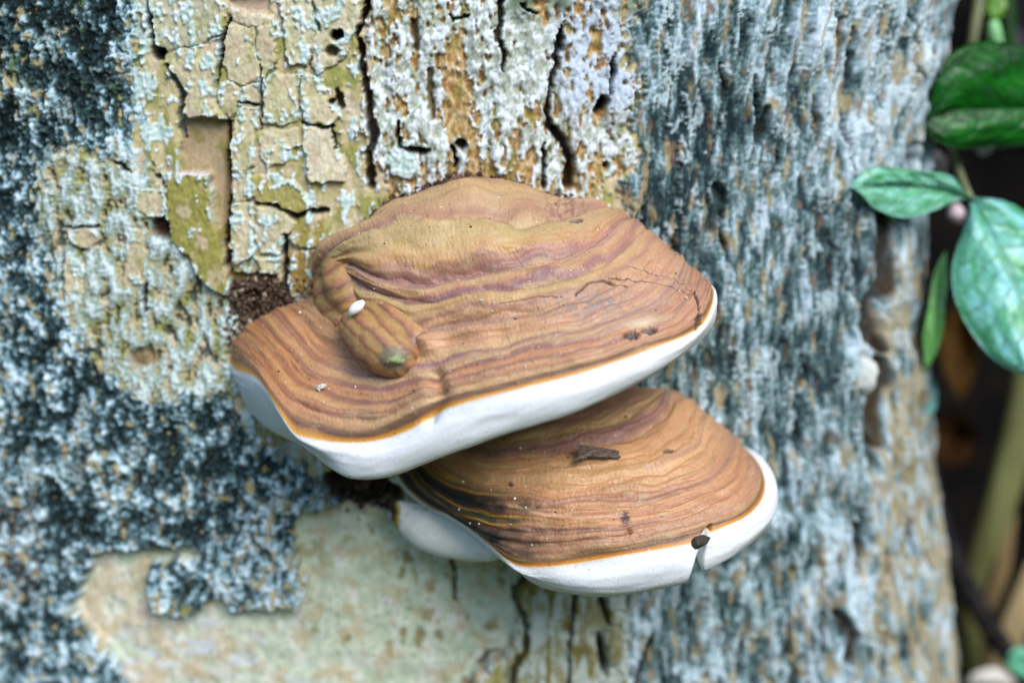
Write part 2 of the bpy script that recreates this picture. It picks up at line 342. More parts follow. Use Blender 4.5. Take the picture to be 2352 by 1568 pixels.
def axis(*segs):
    out = []
    for a, b, st in segs: out.append(np.arange(a, b, st))
    return np.concatenate(out + [[segs[-1][1]]])
def make_trunk():
    iL = np.argmin(np.where((PR[:, 1] < .1), abs(PR[:, 0] + 0.165), 9)); aL = PA[iL]
    iM = np.argmin(np.where((PR[:, 1] < .1), abs(PR[:, 0] - 0.045), 9)); aM = PA[iM]
    iR = np.argmin(np.where(PR[:, 0] > .05, abs(PR[:, 1] - 0.108), 9)); aR = PA[iR]
    A = axis((0.0, aL, 0.012), (aL, aM, 0.00037), (aM, aR, 0.00046), (aR, PA[-1], 0.012))
    Z = axis((-0.60, -0.138, 0.012), (-0.138, 0.128, 0.00037), (0.128, 0.19, 0.0012), (0.19, 1.3, 0.03))
    A[-1] = PA[-1]
    x0 = np.interp(A, PA, PR[:, 0]); y0 = np.interp(A, PA, PR[:, 1])
    tx = np.gradient(x0, A); ty = np.gradient(y0, A); L = np.hypot(tx, ty); nx, ny = ty / L, -tx / L
    AA, ZZ = np.meshgrid(A, Z); nr, nc = AA.shape
    a = AA.ravel(); z = ZZ.ravel()
    X0 = np.tile(x0, nr); Y0 = np.tile(y0, nr); NX = np.tile(nx, nr); NY = np.tile(ny, nr)
    # the silhouette on the right swells and narrows with height
    sil = np.interp(z, [-0.6, -0.135, -0.08, -0.03, 0.0, 0.04, 0.07, 0.095, 0.115, 1.3], [0.06, 0.020, 0.010, 0.001, -0.002, -0.004, -0.003, 0.002, 0.008, 0.010])
    rw = sst(0.04, 0.115, X0)
    X0 = X0 + sil * rw
    base = np.stack([X0 + NX * .003, Y0 + NY * .003, z], 1)
    px, py = proj(base)
    am = a * 1000.0; zm = z * 1000.0                  # millimetres on the bark
    # layout coordinates with a ragged warp
    wx = px + 9 * fbm(am / 5, zm / 5, 3, 1); wy = py + 9 * fbm(am / 5, zm / 5, 3, 2)
    zw = 34 * fbm(am / 15, zm / 20, 2, 9); zx = wx + zw + 10 * fbm(am / 5, zm / 7, 2, 16); zy = wy + 24 * fbm(am / 15, zm / 18, 2, 10)
    fx = px + 4 * fbm(am / 2.2, zm / 2.2, 3, 6); fy = py + 4 * fbm(am / 2.2, zm / 2.2, 3, 7)
    inv = (px > -900) & (px < 2420) & (py > -700) & (py < 2300) & (Y0 < 0.105)
    fm = sst(0.100, 0.080, Y0)

    # ---- masks
    bx = fx + 9 * fbm(am / 5, zm / 5, 3, 15); by = fy + 9 * fbm(am / 5, zm / 5, 3, 17)
    bare = sst(-3, 5, poly_sd(bx, by, BARE)); bare *= inv
    rec = sst(-2, 4, poly_sd(fx, fy, RECESS)) * inv
    trec = sst(-2, 4, poly_sd(fx, fy, TOPREC)) * inv
    dark = sst(-60, 60, poly_sd(wx + .5 * (zx - wx), wy + .5 * (zy - wy), DARKZ)); dark = np.where(px < -850, 1, dark)
    topc = sst(-50, 45, poly_sd(zx, zy, TOPC))
    right = sst(1380, 1490, zx + 25 * sst(1000, 1300, py)) ; right *= 1 - topc * 0.9
    right = np.where(~inv & (X0 > 0), 1, right)
    lowmid = sst(1120, 1190, wx) * sst(1230, 1290, wy) * (1 - sst(1400, 1480, wx))
    # ---- grains
    n1 = perlin(am / 2.3, zm / 2.9, 20); n2 = perlin(am / 1.05, zm / 1.2, 21); n2b = perlin(am / 0.5, zm / 0.55, 29); n3 = fbm(am / 7, zm / 9, 2, 22); n4 = fbm(am / 22, zm / 26, 2, 23)
    f1, f2, cid = worley(am / 1.7 + .6 * n2, zm / 2.0 + .5 * n1, 24)
    och = fbm(am / 2.8, zm / 4.6, 2, 25)
    # granular crust
    g = 0.75 * n1 + 0.55 * n2 + 0.25 * n2b + 0.75 * n3 + 0.45 * n4 + 0.6 * (cid - .5) + 0.08
    bias = -0.34 * sst(330, 120, py) * sst(340, 150, px) + 0.30 * sst(230, 320, px) * sst(500, 350, py)
    bias = bias + 0.22 * sst(200, 400, px) * sst(950, 700, py) - 0.16 * np.exp(-((px - 520) / 190) ** 2 - ((py - 1060) / 100) ** 2) + 0.30 * sst(1220, 1330, py) * sst(60, 230, px)
    bias = bias + 0.10 * np.exp(-((px - 100) / 120) ** 2 - ((py - 900) / 200) ** 2)
    g = g + bias
    cg = np.tile(rgb(52, 75, 78), (len(a), 1))
    cg = mix(cg, rgb(22, 35, 37), sst(-0.12, -0.55, g)); cg = mix(cg, rgb(90, 116, 124), sst(0.0, 0.22, g))
    cg = mix(cg, rgb(144, 178, 190), sst(0.22, 0.42, g)); cg = mix(cg, rgb(212, 232, 240), sst(0.5, 0.95, g))
    cg = mix(cg, rgb(168, 152, 106), sst(0.44, 0.58, och + 0.45 * n4 + .2 * n3) * sst(-0.35, -0.05, g + .2 * n2b) * .85)
    cg = mix(cg, rgb(84, 104, 44), sst(0.30, 0.6, fbm(am / 4, zm / 6, 2, 27)) * sst(480, 150, px) * sst(430, 150, py) * 0.8 * sst(-.4, .1, g))
    cg = mix(cg, rgb(128, 92, 82), sst(0.20, 0.5, perlin(am / 1.8, zm / 1.8, 28)) * sst(120, 70, wx) * sst(1120, 1180, wy) * sst(1400, 1330, wy) * 0.75)
    hg = 1.0 * g + 0.8 * (0.6 - f1)
    # vertical grey-blue crust of the right side
    n5 = perlin(am / 2.8, zm / 13, 40); n6 = perlin(am / 1.4, zm / 5.0, 41); n7 = fbm(am / 7, zm / 24, 2, 42); n8 = fbm(am / 26, zm / 40, 2, 43)
    f1b, f2b, cidb = worley(am / 2.6 + .6 * n6, zm / 6 + .5 * n5, 44)
    r = 0.6 * n5 + 0.5 * n6 + 0.5 * n7 + 0.4 * n8 + 0.5 * (cidb - .5) + .42 * n2 + .3 * (cid - .5) + .2 * n2b
    br = -0.42 * np.exp(-((px - 1570) / 160) ** 2 - ((py - 520) / 230) ** 2) - 0.15 * np.exp(-((px - 1560) / 90) ** 2 - ((py - 120) / 140) ** 2) + 0.40 * sst(1830, 2000, px) * sst(560, 380, py) - 0.2 * np.exp(-((px - 1800) / 160) ** 2 - ((py - 860) / 140) ** 2)
    br = br + 0.36 * np.exp(-((px - 2010) / 130) ** 2 - ((py - 1330) / 180) ** 2) - 0.25 * np.exp(-((px - 1640) / 150) ** 2 - ((py - 1470) / 90) ** 2)
    r = r + br + 0.20
    cr = np.tile(rgb(80, 106, 108), (len(a), 1))
    cr = mix(cr, rgb(38, 56, 62), sst(-0.12, -0.5, r)); cr = mix(cr, rgb(126, 150, 152), sst(-0.02, 0.22, r))
    cr = mix(cr, rgb(158, 184, 196), sst(0.22, 0.46, r)); cr = mix(cr, rgb(202, 220, 230), sst(0.5, 0.95, r))
    ochr = fbm(am / 3.2, zm / 12, 3, 45)
    tanz = 0.75 * sst(1950, 2030, wx) * sst(520, 680, py) + .35 * np.exp(-((px - 2030) / 60) ** 2 - ((py - 120) / 130) ** 2) + .22 * np.exp(-((px - 1460) / 60) ** 2 - ((py - 380) / 150) ** 2) + 0.25 * np.exp(-((px - 1800) / 70) ** 2 - ((py - 1450) / 120) ** 2) + .12 * np.exp(-((px - 1700) / 60) ** 2 - ((py - 780) / 120) ** 2)
    cr = mix(cr, rgb(170, 154, 114), sst(0.36, 0.72, ochr + tanz + 0.3 * n8) * .75)
    cr = mix(cr, rgb(128, 104, 82), sst(0.5, 0.75, fbm(am / 3, zm / 10, 2, 46)) * 0.7)
    fd1, fd2, cd = worley(am / 9 + .35 * n3 + .12 * n2, zm / 13 + .35 * n5 + .1 * n2, 48)
    disc = sst(.02, .10, .48 * cd - f1 * .10 + .08 * n2 - fd1) * (cd > .52)
    cr = mix(cr, rgb(186, 206, 212), disc * .8 * sst(-.6, .1, n6 + n2)); cg = mix(cg, rgb(172, 194, 196), disc * .62 * sst(-.7, .1, n2 + n2b)); hg = hg + .5 * disc
    fib = perlin(am / .55, zm / 7, 50); cr = cr * (1 + .17 * fib[:, None])
    rid = 1 - 2 * np.abs(perlin(am / 6.0 + .25 * n3, zm / 46, 49))
    hr = 0.6 * disc + 1.7 * rid + .3 * fib + 0.65 * r + 0.55 * (0.6 - f1b) + 0.9 * n7
    # plates / tan bark of the upper left and middle
    k1 = fbm(am / 5, zm / 9, 3, 60); k2 = fbm(am / 1.2, zm / 2.0, 3, 61)
    ct = np.tile(rgb(188, 176, 132), (len(a), 1))
    ct = mix(ct, rgb(154, 154, 88), sst(0.05, 0.5, k1)); ct = mix(ct, rgb(204, 190, 164), sst(0.1, 0.55, -k1))
    ct = ct * (1 + 0.16 * k2[:, None])
    ht = 0.14 * k2 + 0.3 * k1 + .7 * perlin(am / 4, zm / 20, 64)
    lich = fbm(am / 3.4, zm / 6.5, 3, 62) + 0.25 * n2 + 0.15 * n1
    lcol = mix(np.tile(rgb(184, 208, 200), (len(a), 1)), rgb(216, 230, 234), sst(-0.1, 0.5, n2 + n1))
    lth = 0.28 - 0.25 * sst(420, 320, px) - 0.25 * np.exp(-((px - 320) / 40) ** 2) * sst(420, 330, py)
    lm = sst(lth, lth + 0.12, lich)
    # pale crust in the middle of the top
    v1 = fbm(am / 3.2, zm / 9, 2, 70); v2 = fbm(am / 1.3, zm / 2.6, 2, 71); v3 = fbm(am / 11, zm / 26, 2, 72)
    q = v1 * 0.95 + v2 * 0.5 + 0.45 * v3 + 0.44 - 0.45 * sst(330, 420, py) - 0.9 * np.exp(-((px - (1040 + (py - 180) * 0.33)) / 32) ** 2) * sst(60, 130, py)
    q = q + 0.35 * np.exp(-((px - 1180) / 90) ** 2 - ((py - 170) / 130) ** 2)
    cc = np.tile(rgb(186, 160, 112), (len(a), 1))
    cc = mix(cc, rgb(146, 112, 66), sst(0.1, 0.5, -v2 - .3 * n2)); cc = mix(cc, rgb(206, 184, 144), sst(0.1, 0.45, v2 + .3 * n2)); cc = mix(cc, rgb(176, 124, 58), sst(.35, .6, fbm(am / 3, zm / 4, 2, 76)) * .6)
    cc = mix(cc, rgb(140, 132, 66), sst(0.25, 0.6, fbm(am / 5, zm / 9, 2, 75)) * 0.7)
    pale = mix(np.tile(rgb(170, 180, 164), (len(a), 1)), rgb(222, 232, 236), sst(-0.3, 0.4, n1 + n2 + .5 * v1))
    pale = mix(pale, rgb(188, 204, 226), sst(1230, 1330, px) * sst(300, 200, py) * 0.7)
    pale = mix(pale, rgb(120, 140, 112), sst(70, 10, py) * sst(0, .4, v3 + .2) * 0.9)
    qm = sst(0.02, 0.20, q); cc = mix(cc, pale, qm)
    cc = mix(cc, rgb(96, 98, 88), sst(0.5, 0.75, n2 - .4 * n1) * qm * 0.6)
    rg = perlin(am / 7.5 + .3 * n3, zm / 32, 77)
    hc = 0.9 * qm + 0.4 * n1 * qm + 0.5 * v2 + 1.0 * v3 + 1.6 * rg + .5 * n3
    # ---- compose
    H = 4.0 + 1.6 * fbm(am / 38, zm / 60, 2, 80); C = ct.copy(); H = H + ht
    C = C * (1 - lm[:, None]) + lcol * lm[:, None]; H = H + lm * (0.45 + 0.25 * n2)
    for m, c, h in ((topc, cc, hc), (right, cr, hr), (dark, cg, hg)):
        edge = sst(0.38, 0.62, m + 0.45 * n1 + 0.25 * n2 + .2 * n3)
        C = C * (1 - edge[:, None]) + c * edge[:, None]; H = H * (1 - edge) + (4.0 + 1.2 * n4 + h) * edge
    mx2 = sst(0.4, 0.6, lowmid + 0.3 * n5)
    cl = mix(mix(np.tile(rgb(150, 148, 112), (len(a), 1)), rgb(186, 198, 188), sst(0.0, 0.35, r)), rgb(126, 116, 62), sst(0.2, 0.5, ochr))
    C = C * (1 - mx2[:, None]) + cl * mx2[:, None]; H = H + mx2 * 0.5 * n7
    # half-overgrown bark left of the brackets
    mz = poly_sd(wx, wy, [(150, 345), (235, 372), (330, 375), (410, 420), (480, 560), (540, 690), (535, 780), (530, 900), (330, 905), (230, 830), (150, 650), (90, 480)])
    mz = sst(-.2, .2, mz / 60 + .5 * n1 + .35 * n2) * inv
    l2 = .8 * fbm(am / 2.9, zm / 6.5, 2, 63) + .35 * n2 + .25 * n2b + .45 * n3 + .3 * n4 + .16
    cm = mix(ct * 0.97, rgb(148, 168, 158), sst(-.05, .12, l2)); cm = mix(cm, rgb(206, 222, 222), sst(.25, .55, l2)); dk = sst(.25, .5, -l2 - .35 * n1)
    cm = mix(cm, rgb(60, 76, 74), dk * .9)
    C = C * (1 - mz[:, None]) + cm * mz[:, None]; H = H * (1 - mz) + (4.2 + 1.0 * l2 - .9 * dk + .8 * n4) * mz
    rsf = np.random.RandomState(21); FISS = []
    for _ in range(80):
        x0_, y0_ = rsf.uniform(1440, 2130), rsf.uniform(-20, 1560); ln = rsf.uniform(50, 190); w_ = rsf.uniform(2.5, 5.5)
        if 1440 < x0_ < 1800 and 860 < y0_ < 1340: continue
        FISS.append(([(x0_, y0_), (x0_ + rsf.uniform(-9, 9), y0_ + ln * .5), (x0_ + rsf.uniform(-14, 14), y0_ + ln)], (w_ * .5, w_, w_ * .4), rsf.uniform(2.5, 5), [(58, 50, 38), (44, 46, 40), (86, 68, 44)][rsf.randint(3)]))
    # plates
    lab = np.zeros(len(a), np.int32); rs = np.random.RandomState(4)
    for i, P in enumerate(PLATES):
        P = np.array(P); lo = P.min(0) - 14; hi = P.max(0) + 14
        s = np.where((px > lo[0]) & (px < hi[0]) & (py > lo[1]) & (py < hi[1]))[0]
        sdv = poly_sd(fx[s] + 5 * fbm(am[s] / 4, zm[s] / 4, 2, 91), fy[s] + 5 * fbm(am[s] / 4, zm[s] / 4, 2, 92), P) + 2.6; ins = sdv > -1.0; lab[s[ins]] = i + 1
        e = sst(-1.5, 3.5, sdv)
        cx, cy = P.mean(0); til = (px[s] - cx) / 60 * rs.uniform(-.4, .4) + (py[s] - cy) / 60 * rs.uniform(-.3, .5)
        pc = np.tile(rgb(*PCOL[i]) * 1.05 if i in (14, 18, 19, 20) else rgb(*PCOL[i]) * .55 + rgb(212, 208, 184) * .52, (len(s), 1))
        pc = mix(pc, rgb(152, 148, 80), sst(0.12, 0.6, k1[s] + .25 * k2[s]) * 0.5); pc = mix(pc, rgb(198, 180, 154), sst(0.2, 0.6, -k1[s] + .2 * k2[s]) * 0.7)
        pc = pc * (1 + 0.15 * k2[s][:, None])
        lt = {0: 0.12, 2: .7, 3: .7, 4: 1.5, 14: 0.5, 9: 0.75, 11: 0.1, 26: -0.6}.get(i, 0.22)
        rim = 0.85 * sst(10, 1, sdv) * sst(-0.25, 0.3, perlin(am[s] / 4, zm[s] / 6, 90))
        lp = sst(lt, lt + 0.10, lich[s] + rim)
        pc = pc * (1 - lp[:, None]) + lcol[s] * lp[:, None]
        if i == 14: pc = mix(pc, rgb(214, 206, 206), sst(405, 396, fy[s]))
        if i == 1: pc = mix(pc, rgb(190, 172, 158), sst(250, 268, fy[s]) * sst(505, 470, fx[s]))
        Hp = 4.4 + PLIFT[i] * .6 + 0.25 * k2[s] + .3 * n3[s] + til + 0.5 * lp * (1 + n2[s])
        H[s] = H[s] * (1 - e) + Hp * e - 0.35 * sst(-5, -2, sdv) * (1 - e) * (H[s] > 3)
        C[s] = C[s] * (1 - e[:, None]) + pc * e[:, None]
    # recesses and bare wood
    hor = fbm(am / 14, zm / 2.2, 3, 95); wv = fbm(am / 9, zm / 12, 3, 96)
    cb = np.tile(rgb(202, 212, 188), (len(a), 1))
    cb = mix(cb, rgb(214, 202, 176), sst(620, 420, px) * sst(-.4, .3, wv)); cb = mix(cb, rgb(206, 214, 218), sst(0.05, 0.5, hor) * sst(1380, 1460, py) * sst(800, 600, px))
    cb = mix(cb, rgb(150, 146, 90), sst(0.1, 0.6, wv + .3 * k2) * sst(1380, 1230, py) * 0.8); cb = mix(cb, rgb(192, 208, 180), sst(0.0, 0.5, -wv) * sst(700, 900, px)); cb = mix(cb, rgb(224, 226, 214), sst(.1, .5, fbm(am / 6, zm / 20, 3, 99)) * .7)
    f1s, f2s, cids = worley(am / 5.2 + .25 * n1, zm / 9.0 + .3 * n3, 97); spot = sst(0.32 * cids + .08, 0.30 * cids - .06, f1s + .12 * n2) * sst(0.35, 0.7, cids) * sst(620, 780, px) * sst(-.3, .2, n4 + .3 * n3 + .15)
    cb = mix(cb, rgb(140, 128, 76), spot * 0.85); pit = sst(.16, .08, worley(am / 3.1, zm / 3.6, 98)[0]) * sst(-.1, .3, n3 + n4); cb = mix(cb, rgb(104, 88, 56), pit * .8); cb = cb * (1 + .10 * fbm(am / .9, zm / 5, 2, 100)[:, None]) * (1 + .12 * fbm(am / 3, zm / 3.4, 3, 102)[:, None]); cb = mix(cb, rgb(196, 178, 142), sst(.1, .5, fbm(am / 8, zm / 7, 3, 103)) * .6)
    cb = mix(cb, rgb(150, 98, 70), sst(12, 0, np.abs(poly_sd(fx, fy, BARE))) * sst(220, 380, px) * sst(1440, 1470, py) * .7)
    cb = cb * (1 + 0.07 * k2[:, None])
    C = C * (1 - bare[:, None]) + cb * bare[:, None]; H = H * (1 - bare) + (-0.6 + 0.7 * wv + 0.08 * k2 - 0.4 * spot) * bare
    crc = mix(np.tile(rgb(178, 158, 126), (len(a), 1)), rgb(152, 140, 90), sst(0, .5, k1)); crc = mix(crc, rgb(120, 96, 58), sst(505, 526, px) * .8); crc = crc * (1 + .1 * k2[:, None])
    C = C * (1 - rec[:, None]) + crc * rec[:, None]; H = H * (1 - rec) + (1.6 + 0.4 * k1 + .06 * k2) * rec
    C = mix(C, rgb(186, 166, 146), trec); H = H * (1 - trec) + (2.6 + .2 * k1) * trec
    # holes, cracks
    crk = np.zeros(len(a))
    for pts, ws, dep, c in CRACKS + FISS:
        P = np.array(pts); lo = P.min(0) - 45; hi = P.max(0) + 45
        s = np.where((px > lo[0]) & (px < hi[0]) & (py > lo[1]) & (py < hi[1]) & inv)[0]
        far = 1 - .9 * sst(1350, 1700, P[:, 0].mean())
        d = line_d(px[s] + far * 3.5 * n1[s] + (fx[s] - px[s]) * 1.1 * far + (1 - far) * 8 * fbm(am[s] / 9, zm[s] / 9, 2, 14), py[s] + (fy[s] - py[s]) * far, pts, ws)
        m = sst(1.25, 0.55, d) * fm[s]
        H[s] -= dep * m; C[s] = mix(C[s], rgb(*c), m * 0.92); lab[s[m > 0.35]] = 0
    for hx, hy, rx, ry, ti, dep, c in HOLES:
        s = np.where((abs(px - hx) < 2.2 * max(rx, ry)) & (abs(py - hy) < 2.2 * max(rx, ry)) & inv)[0]
        ux = fx[s] - hx; uy = fy[s] - hy; ct_, st_ = math.cos(ti), math.sin(ti)
        d = np.hypot((ux * ct_ + uy * st_) / rx, (-ux * st_ + uy * ct_) / ry)
        m = sst(1.2, 0.75, d) if dep > 3.2 else sst(1.25, 0.6, d)
        H[s] -= dep * m; C[s] = mix(C[s], rgb(*c), m * 0.95)
    H = H + 2.2 * rw * fbm(am / 9, zm / 45, 2, 101) * (1 - bare)
    V = np.stack([X0 + NX * H * .001, Y0 + NY * H * .001, z + 0.0002 * n2], 1)
    F = grid_faces(nr, nc)
    lf = lab[F]; fl = np.where((lf > 0).all(1), lf.max(1), 0)
    bf = (bare[F].mean(1) > 0.5); fl = np.where(bf, -1, fl)
    gf = (fl == 0) & (((dark + right)[F]).mean(1) > 0.5); fl = np.where(gf, -2, fl)
    G = fl.reshape(nr - 1, nc - 1)
    def largest(mask):
        """the biggest connected patch of a boolean grid"""
        rr, cc_ = np.where(mask)
        if len(rr) == 0: return mask
        r0, r1, c0, c1 = rr.min(), rr.max() + 1, cc_.min(), cc_.max() + 1; m = mask[r0:r1, c0:c1]; left = m.copy(); best = None
        for _ in range(40):
            if best is not None and left.sum() <= best.sum(): break
            ys, xs = np.where(left); k = np.argmin((ys - np.median(ys)) ** 2 + (xs - np.median(xs)) ** 2)
            cur = np.zeros_like(m); cur[ys[k], xs[k]] = True; last = 0
            while True:
                for _ in range(8):
                    n = cur.copy(); n[1:] |= cur[:-1]; n[:-1] |= cur[1:]; n[:, 1:] |= cur[:, :-1]; n[:, :-1] |= cur[:, 1:]; cur = n & m
                t = cur.sum()
                if t == last: break
                last = t
            left &= ~cur
            if best is None or cur.sum() > best.sum(): best = cur
        out = np.zeros_like(mask); out[r0:r1, c0:c1] = best; return out
    for i in range(1, len(PLATES) + 1):
        k = G == i; G[k & ~largest(k)] = 0
    k = G == -1; G[k & ~largest(k)] = -2
    k = G == 0; G[k & ~largest(k)] = -2  # loose islands of bare wood and bark are put into the lichen mesh
    fl = G.ravel()
    T = empty("tree_trunk", (0, 0.13, GZ), label="old tree trunk with flaking lichen-covered bark carrying two bracket fungi", cat="tree trunk")
    C = np.clip(C, 0.004, 0.9)
    sub_mesh("bark", V, F, C, fl == 0, M_BARK, T)
    sub_mesh("bare_wood", V, F, C, fl == -1, M_BARK, T, label="smooth pale wood where the bark has fallen away")
    sub_mesh("lichen_bark_crust", V, F, C, fl == -2, M_BARK, T, label="rough blue-grey and black lichen crust with stray islands of bark and bare wood", kind="stuff")
    for i in range(len(PLATES)):
        sub_mesh("bark_plate", V, F, C, fl == i + 1, M_BARK, T)
    return T
TRUNK = make_trunk()

# ------------------------------------------------------------------ bracket fungi
def rows3(rows, n):
    out = []
    for R in rows:
        R = np.array(R, float); k = R.copy(); k[:, 2] *= 2.5
        k = crom(k, n); k[:, 2] /= 2.5
        out.append(k)
    return np.array(out)                      # rows x n x (dx, dy, ymm)
def loft(K, per):
    """Catmull-Rom across rows; returns dense rows and their row parameter"""
    Q = np.concatenate([[2 * K[0] - K[1]], K, [2 * K[-1] - K[-2]]]); out = []; s = []
    for i in range(1, len(Q) - 2):
        m = per[i - 1] if isinstance(per, (list, tuple)) else per
        for t in np.linspace(0, 1, m, endpoint=False):
            a, b, c, d = Q[i - 1], Q[i], Q[i + 1], Q[i + 2]
            out.append(0.5 * (2 * b + (c - a) * t + (2 * a - 5 * b + 4 * c - d) * t ** 2 + (3 * b - a - 3 * c + d) * t ** 3)); s.append(i - 1 + t)
    out.append(K[-1]); s.append(len(K) - 1)
    return np.array(out), np.array(s)
def ramp(s, stops):
    xs = np.array([p for p, _ in stops]); cs = np.array([rgb(*c) for _, c in stops])
    return np.stack([np.interp(s, xs, cs[:, k]) for k in range(3)], -1)
def vnormal(P):
    du = np.gradient(P, axis=1); dv = np.gradient(P, axis=0); n = np.cross(du, dv)
    return n / (np.linalg.norm(n, axis=2, keepdims=True) + 1e-12)

UP_ROWS = [
 [(748,612,-3),(742,572,-3),(775,543,-3),(835,517,-4),(855,488,-3),(905,455,-3),(985,430,-3),(1045,400,-3),(1110,410,-3),(1180,424,-1),(1240,448,0),(1300,460,2),(1345,463,4),(1390,480,8)],
 [(740,628,-4),(750,575,-10),(800,550,-13),(860,520,-14),(900,490,-13),(990,460,-13),(1060,440,-12),(1130,440,-11),(1200,448,-10),(1260,470,-8),(1310,475,-6),(1355,475,-3),(1400,490,4),(1425,510,10)],
 [(733,648,-5),(762,592,-15),(800,562,-20),(850,540,-24),(920,525,-26),(1000,517,-28),(1060,512,-28),(1120,515,-28),(1180,530,-28),(1240,520,-25),(1310,508,-20),(1360,490,-12),(1405,492,-2),(1440,520,9)],
 [(725,664,-5),(770,620,-17),(815,605,-23),(855,628,-29),(900,648,-33),(980,655,-36),(1060,640,-37),(1130,625,-37),(1220,610,-36),(1300,592,-33),(1360,565,-27),(1400,530,-18),(1432,512,-6),(1470,535,8)],
 [(715,690,-5),(760,662,-16),(810,662,-25),(850,690,-32),(920,710,-38),(1000,712,-42),(1080,700,-44),(1160,690,-45),(1260,675,-44),(1340,655,-41),(1410,625,-34),(1460,580,-24),(1490,540,-11),(1510,560,6)],
 [(660,706,-5),(690,722,-14),(725,760,-22),(780,800,-30),(860,815,-38),(960,800,-45),(1060,780,-49),(1160,760,-51),(1260,740,-52),(1360,715,-49),(1440,685,-43),(1505,640,-34),(1540,590,-18),(1545,580,4)],
 [(600,730,-5),(625,752,-13),(665,800,-24),(720,845,-33),(800,880,-41),(880,885,-47),(960,868,-52),(1060,840,-56),(1180,815,-58),(1300,785,-58),(1420,750,-53),(1515,710,-45),(1575,660,-33),(1585,615,-14),(1560,600,6)],
 [(548,772,-4),(578,792,-13),(620,850,-28),(670,905,-38),(740,945,-46),(820,955,-52),(900,940,-56),(980,905,-60),(1090,880,-63),(1220,850,-64),(1340,820,-63),(1450,785,-58),(1550,740,-50),(1610,690,-38),(1622,642,-18),(1580,620,7)],
 [(528,832,-4),(540,848,-10),(565,855,-20),(590,868,-28),(612,895,-35),(640,940,-42),(670,985,-47),(695,1002,-50),(760,1013,-54),(830,1014,-57),(890,1004,-59),(945,983,-61),(1000,948,-63),(1080,921,-65),(1200,890,-66),(1320,860,-65),(1420,828,-62),(1500,798,-58),(1570,772,-52),(1612,745,-45),(1634,705,-37),(1638,668,-26),(1620,645,-8),(1590,632,8)]]
UP_WHITE = [
 [(530,850,-4),(541,872,-8),(560,890,-16),(588,915,-24),(618,945,-32),(650,975,-40),(690,1008,-47),(730,1036,-53),(790,1052,-58),(850,1053,-61),(910,1040,-63),(970,1015,-65),(1040,984,-67),(1120,960,-68),(1230,930,-69),(1340,897,-68),(1430,862,-65),(1510,826,-60),(1580,790,-54),(1625,750,-45),(1646,705,-36),(1645,670,-24),(1628,650,-8),(1595,640,8)],
 [(532,855,-3),(548,890,-4),(562,920,-6),(585,952,-10),(620,983,-18),(660,1005,-28),(700,1025,-38),(745,1062,-46),(795,1090,-53),(850,1095,-57),(905,1085,-59),(965,1062,-60),(1040,1034,-62),(1130,1002,-63),(1240,968,-64),(1340,934,-63),(1440,888,-60),(1530,836,-55),(1600,784,-48),(1638,740,-40),(1647,705,-32),(1642,682,-20),(1625,665,-5),(1595,655,9)]]
LO_ROWS = [
 [(1150,972,-4),(1200,957,-5),(1280,932,-4),(1350,908,-3),(1420,890,0),(1470,884,4),(1510,896,10)],
 [(1085,997,-5),(1150,1003,-14),(1220,990,-18),(1290,977,-18),(1360,962,-17),(1430,944,-14),(1480,922,-8),(1515,900,1),(1550,912,13)],
 [(1035,1018,-6),(1090,1038,-16),(1160,1045,-25),(1260,1032,-29),(1380,1010,-29),(1460,985,-25),(1510,945,-16),(1545,908,-2),(1580,930,14)],
 [(990,1038,-6),(1040,1070,-18),(1120,1090,-31),(1240,1087,-38),(1380,1080,-40),(1500,1060,-37),(1580,1015,-28),(1615,955,-11),(1630,965,15)],
 [(955,1055,-6),(1000,1100,-20),(1085,1140,-34),(1200,1152,-44),(1350,1155,-48),(1500,1140,-47),(1620,1095,-39),(1672,1035,-24),(1685,1000,-4),(1660,995,16)],
 [(928,1070,-6),(985,1135,-21),(1070,1190,-36),(1170,1220,-46),(1320,1222,-53),(1480,1205,-54),(1620,1165,-48),(1712,1105,-35),(1722,1050,-14),(1675,1020,16)],
 [(908,1085,-6),(935,1122,-11),(985,1163,-20),(1040,1187,-29),(1085,1218,-36),(1130,1256,-43),(1165,1285,-48),(1200,1300,-51),(1260,1300,-54),(1340,1290,-56),(1440,1272,-58),(1540,1256,-58),(1605,1240,-56),(1660,1215,-52),(1715,1186,-46),(1748,1150,-38),(1758,1110,-29),(1745,1070,-16),(1716,1040,-3),(1685,1030,14)]]
LO_WHITE = [
 [(910,1092,-5),(938,1130,-10),(985,1168,-18),(1040,1195,-26),(1090,1230,-33),(1135,1268,-41),(1175,1300,-48),(1220,1325,-53),(1290,1335,-57),(1370,1330,-60),(1470,1312,-61),(1560,1293,-61),(1620,1275,-58),(1680,1248,-54),(1735,1212,-47),(1772,1165,-39),(1780,1115,-28),(1760,1064,-14),(1724,1034,-1),(1688,1030,15)],
 [(910,1094,-4),(938,1132,-8),(985,1168,-14),(1040,1200,-20),(1090,1235,-26),(1135,1270,-34),(1180,1300,-42),(1230,1336,-48),(1300,1356,-52),(1380,1363,-55),(1470,1354,-56),(1550,1338,-56),(1610,1315,-54),(1670,1285,-50),(1730,1240,-43),(1774,1190,-35),(1785,1135,-25),(1768,1084,-12),(1726,1046,1),(1688,1036,16)]]
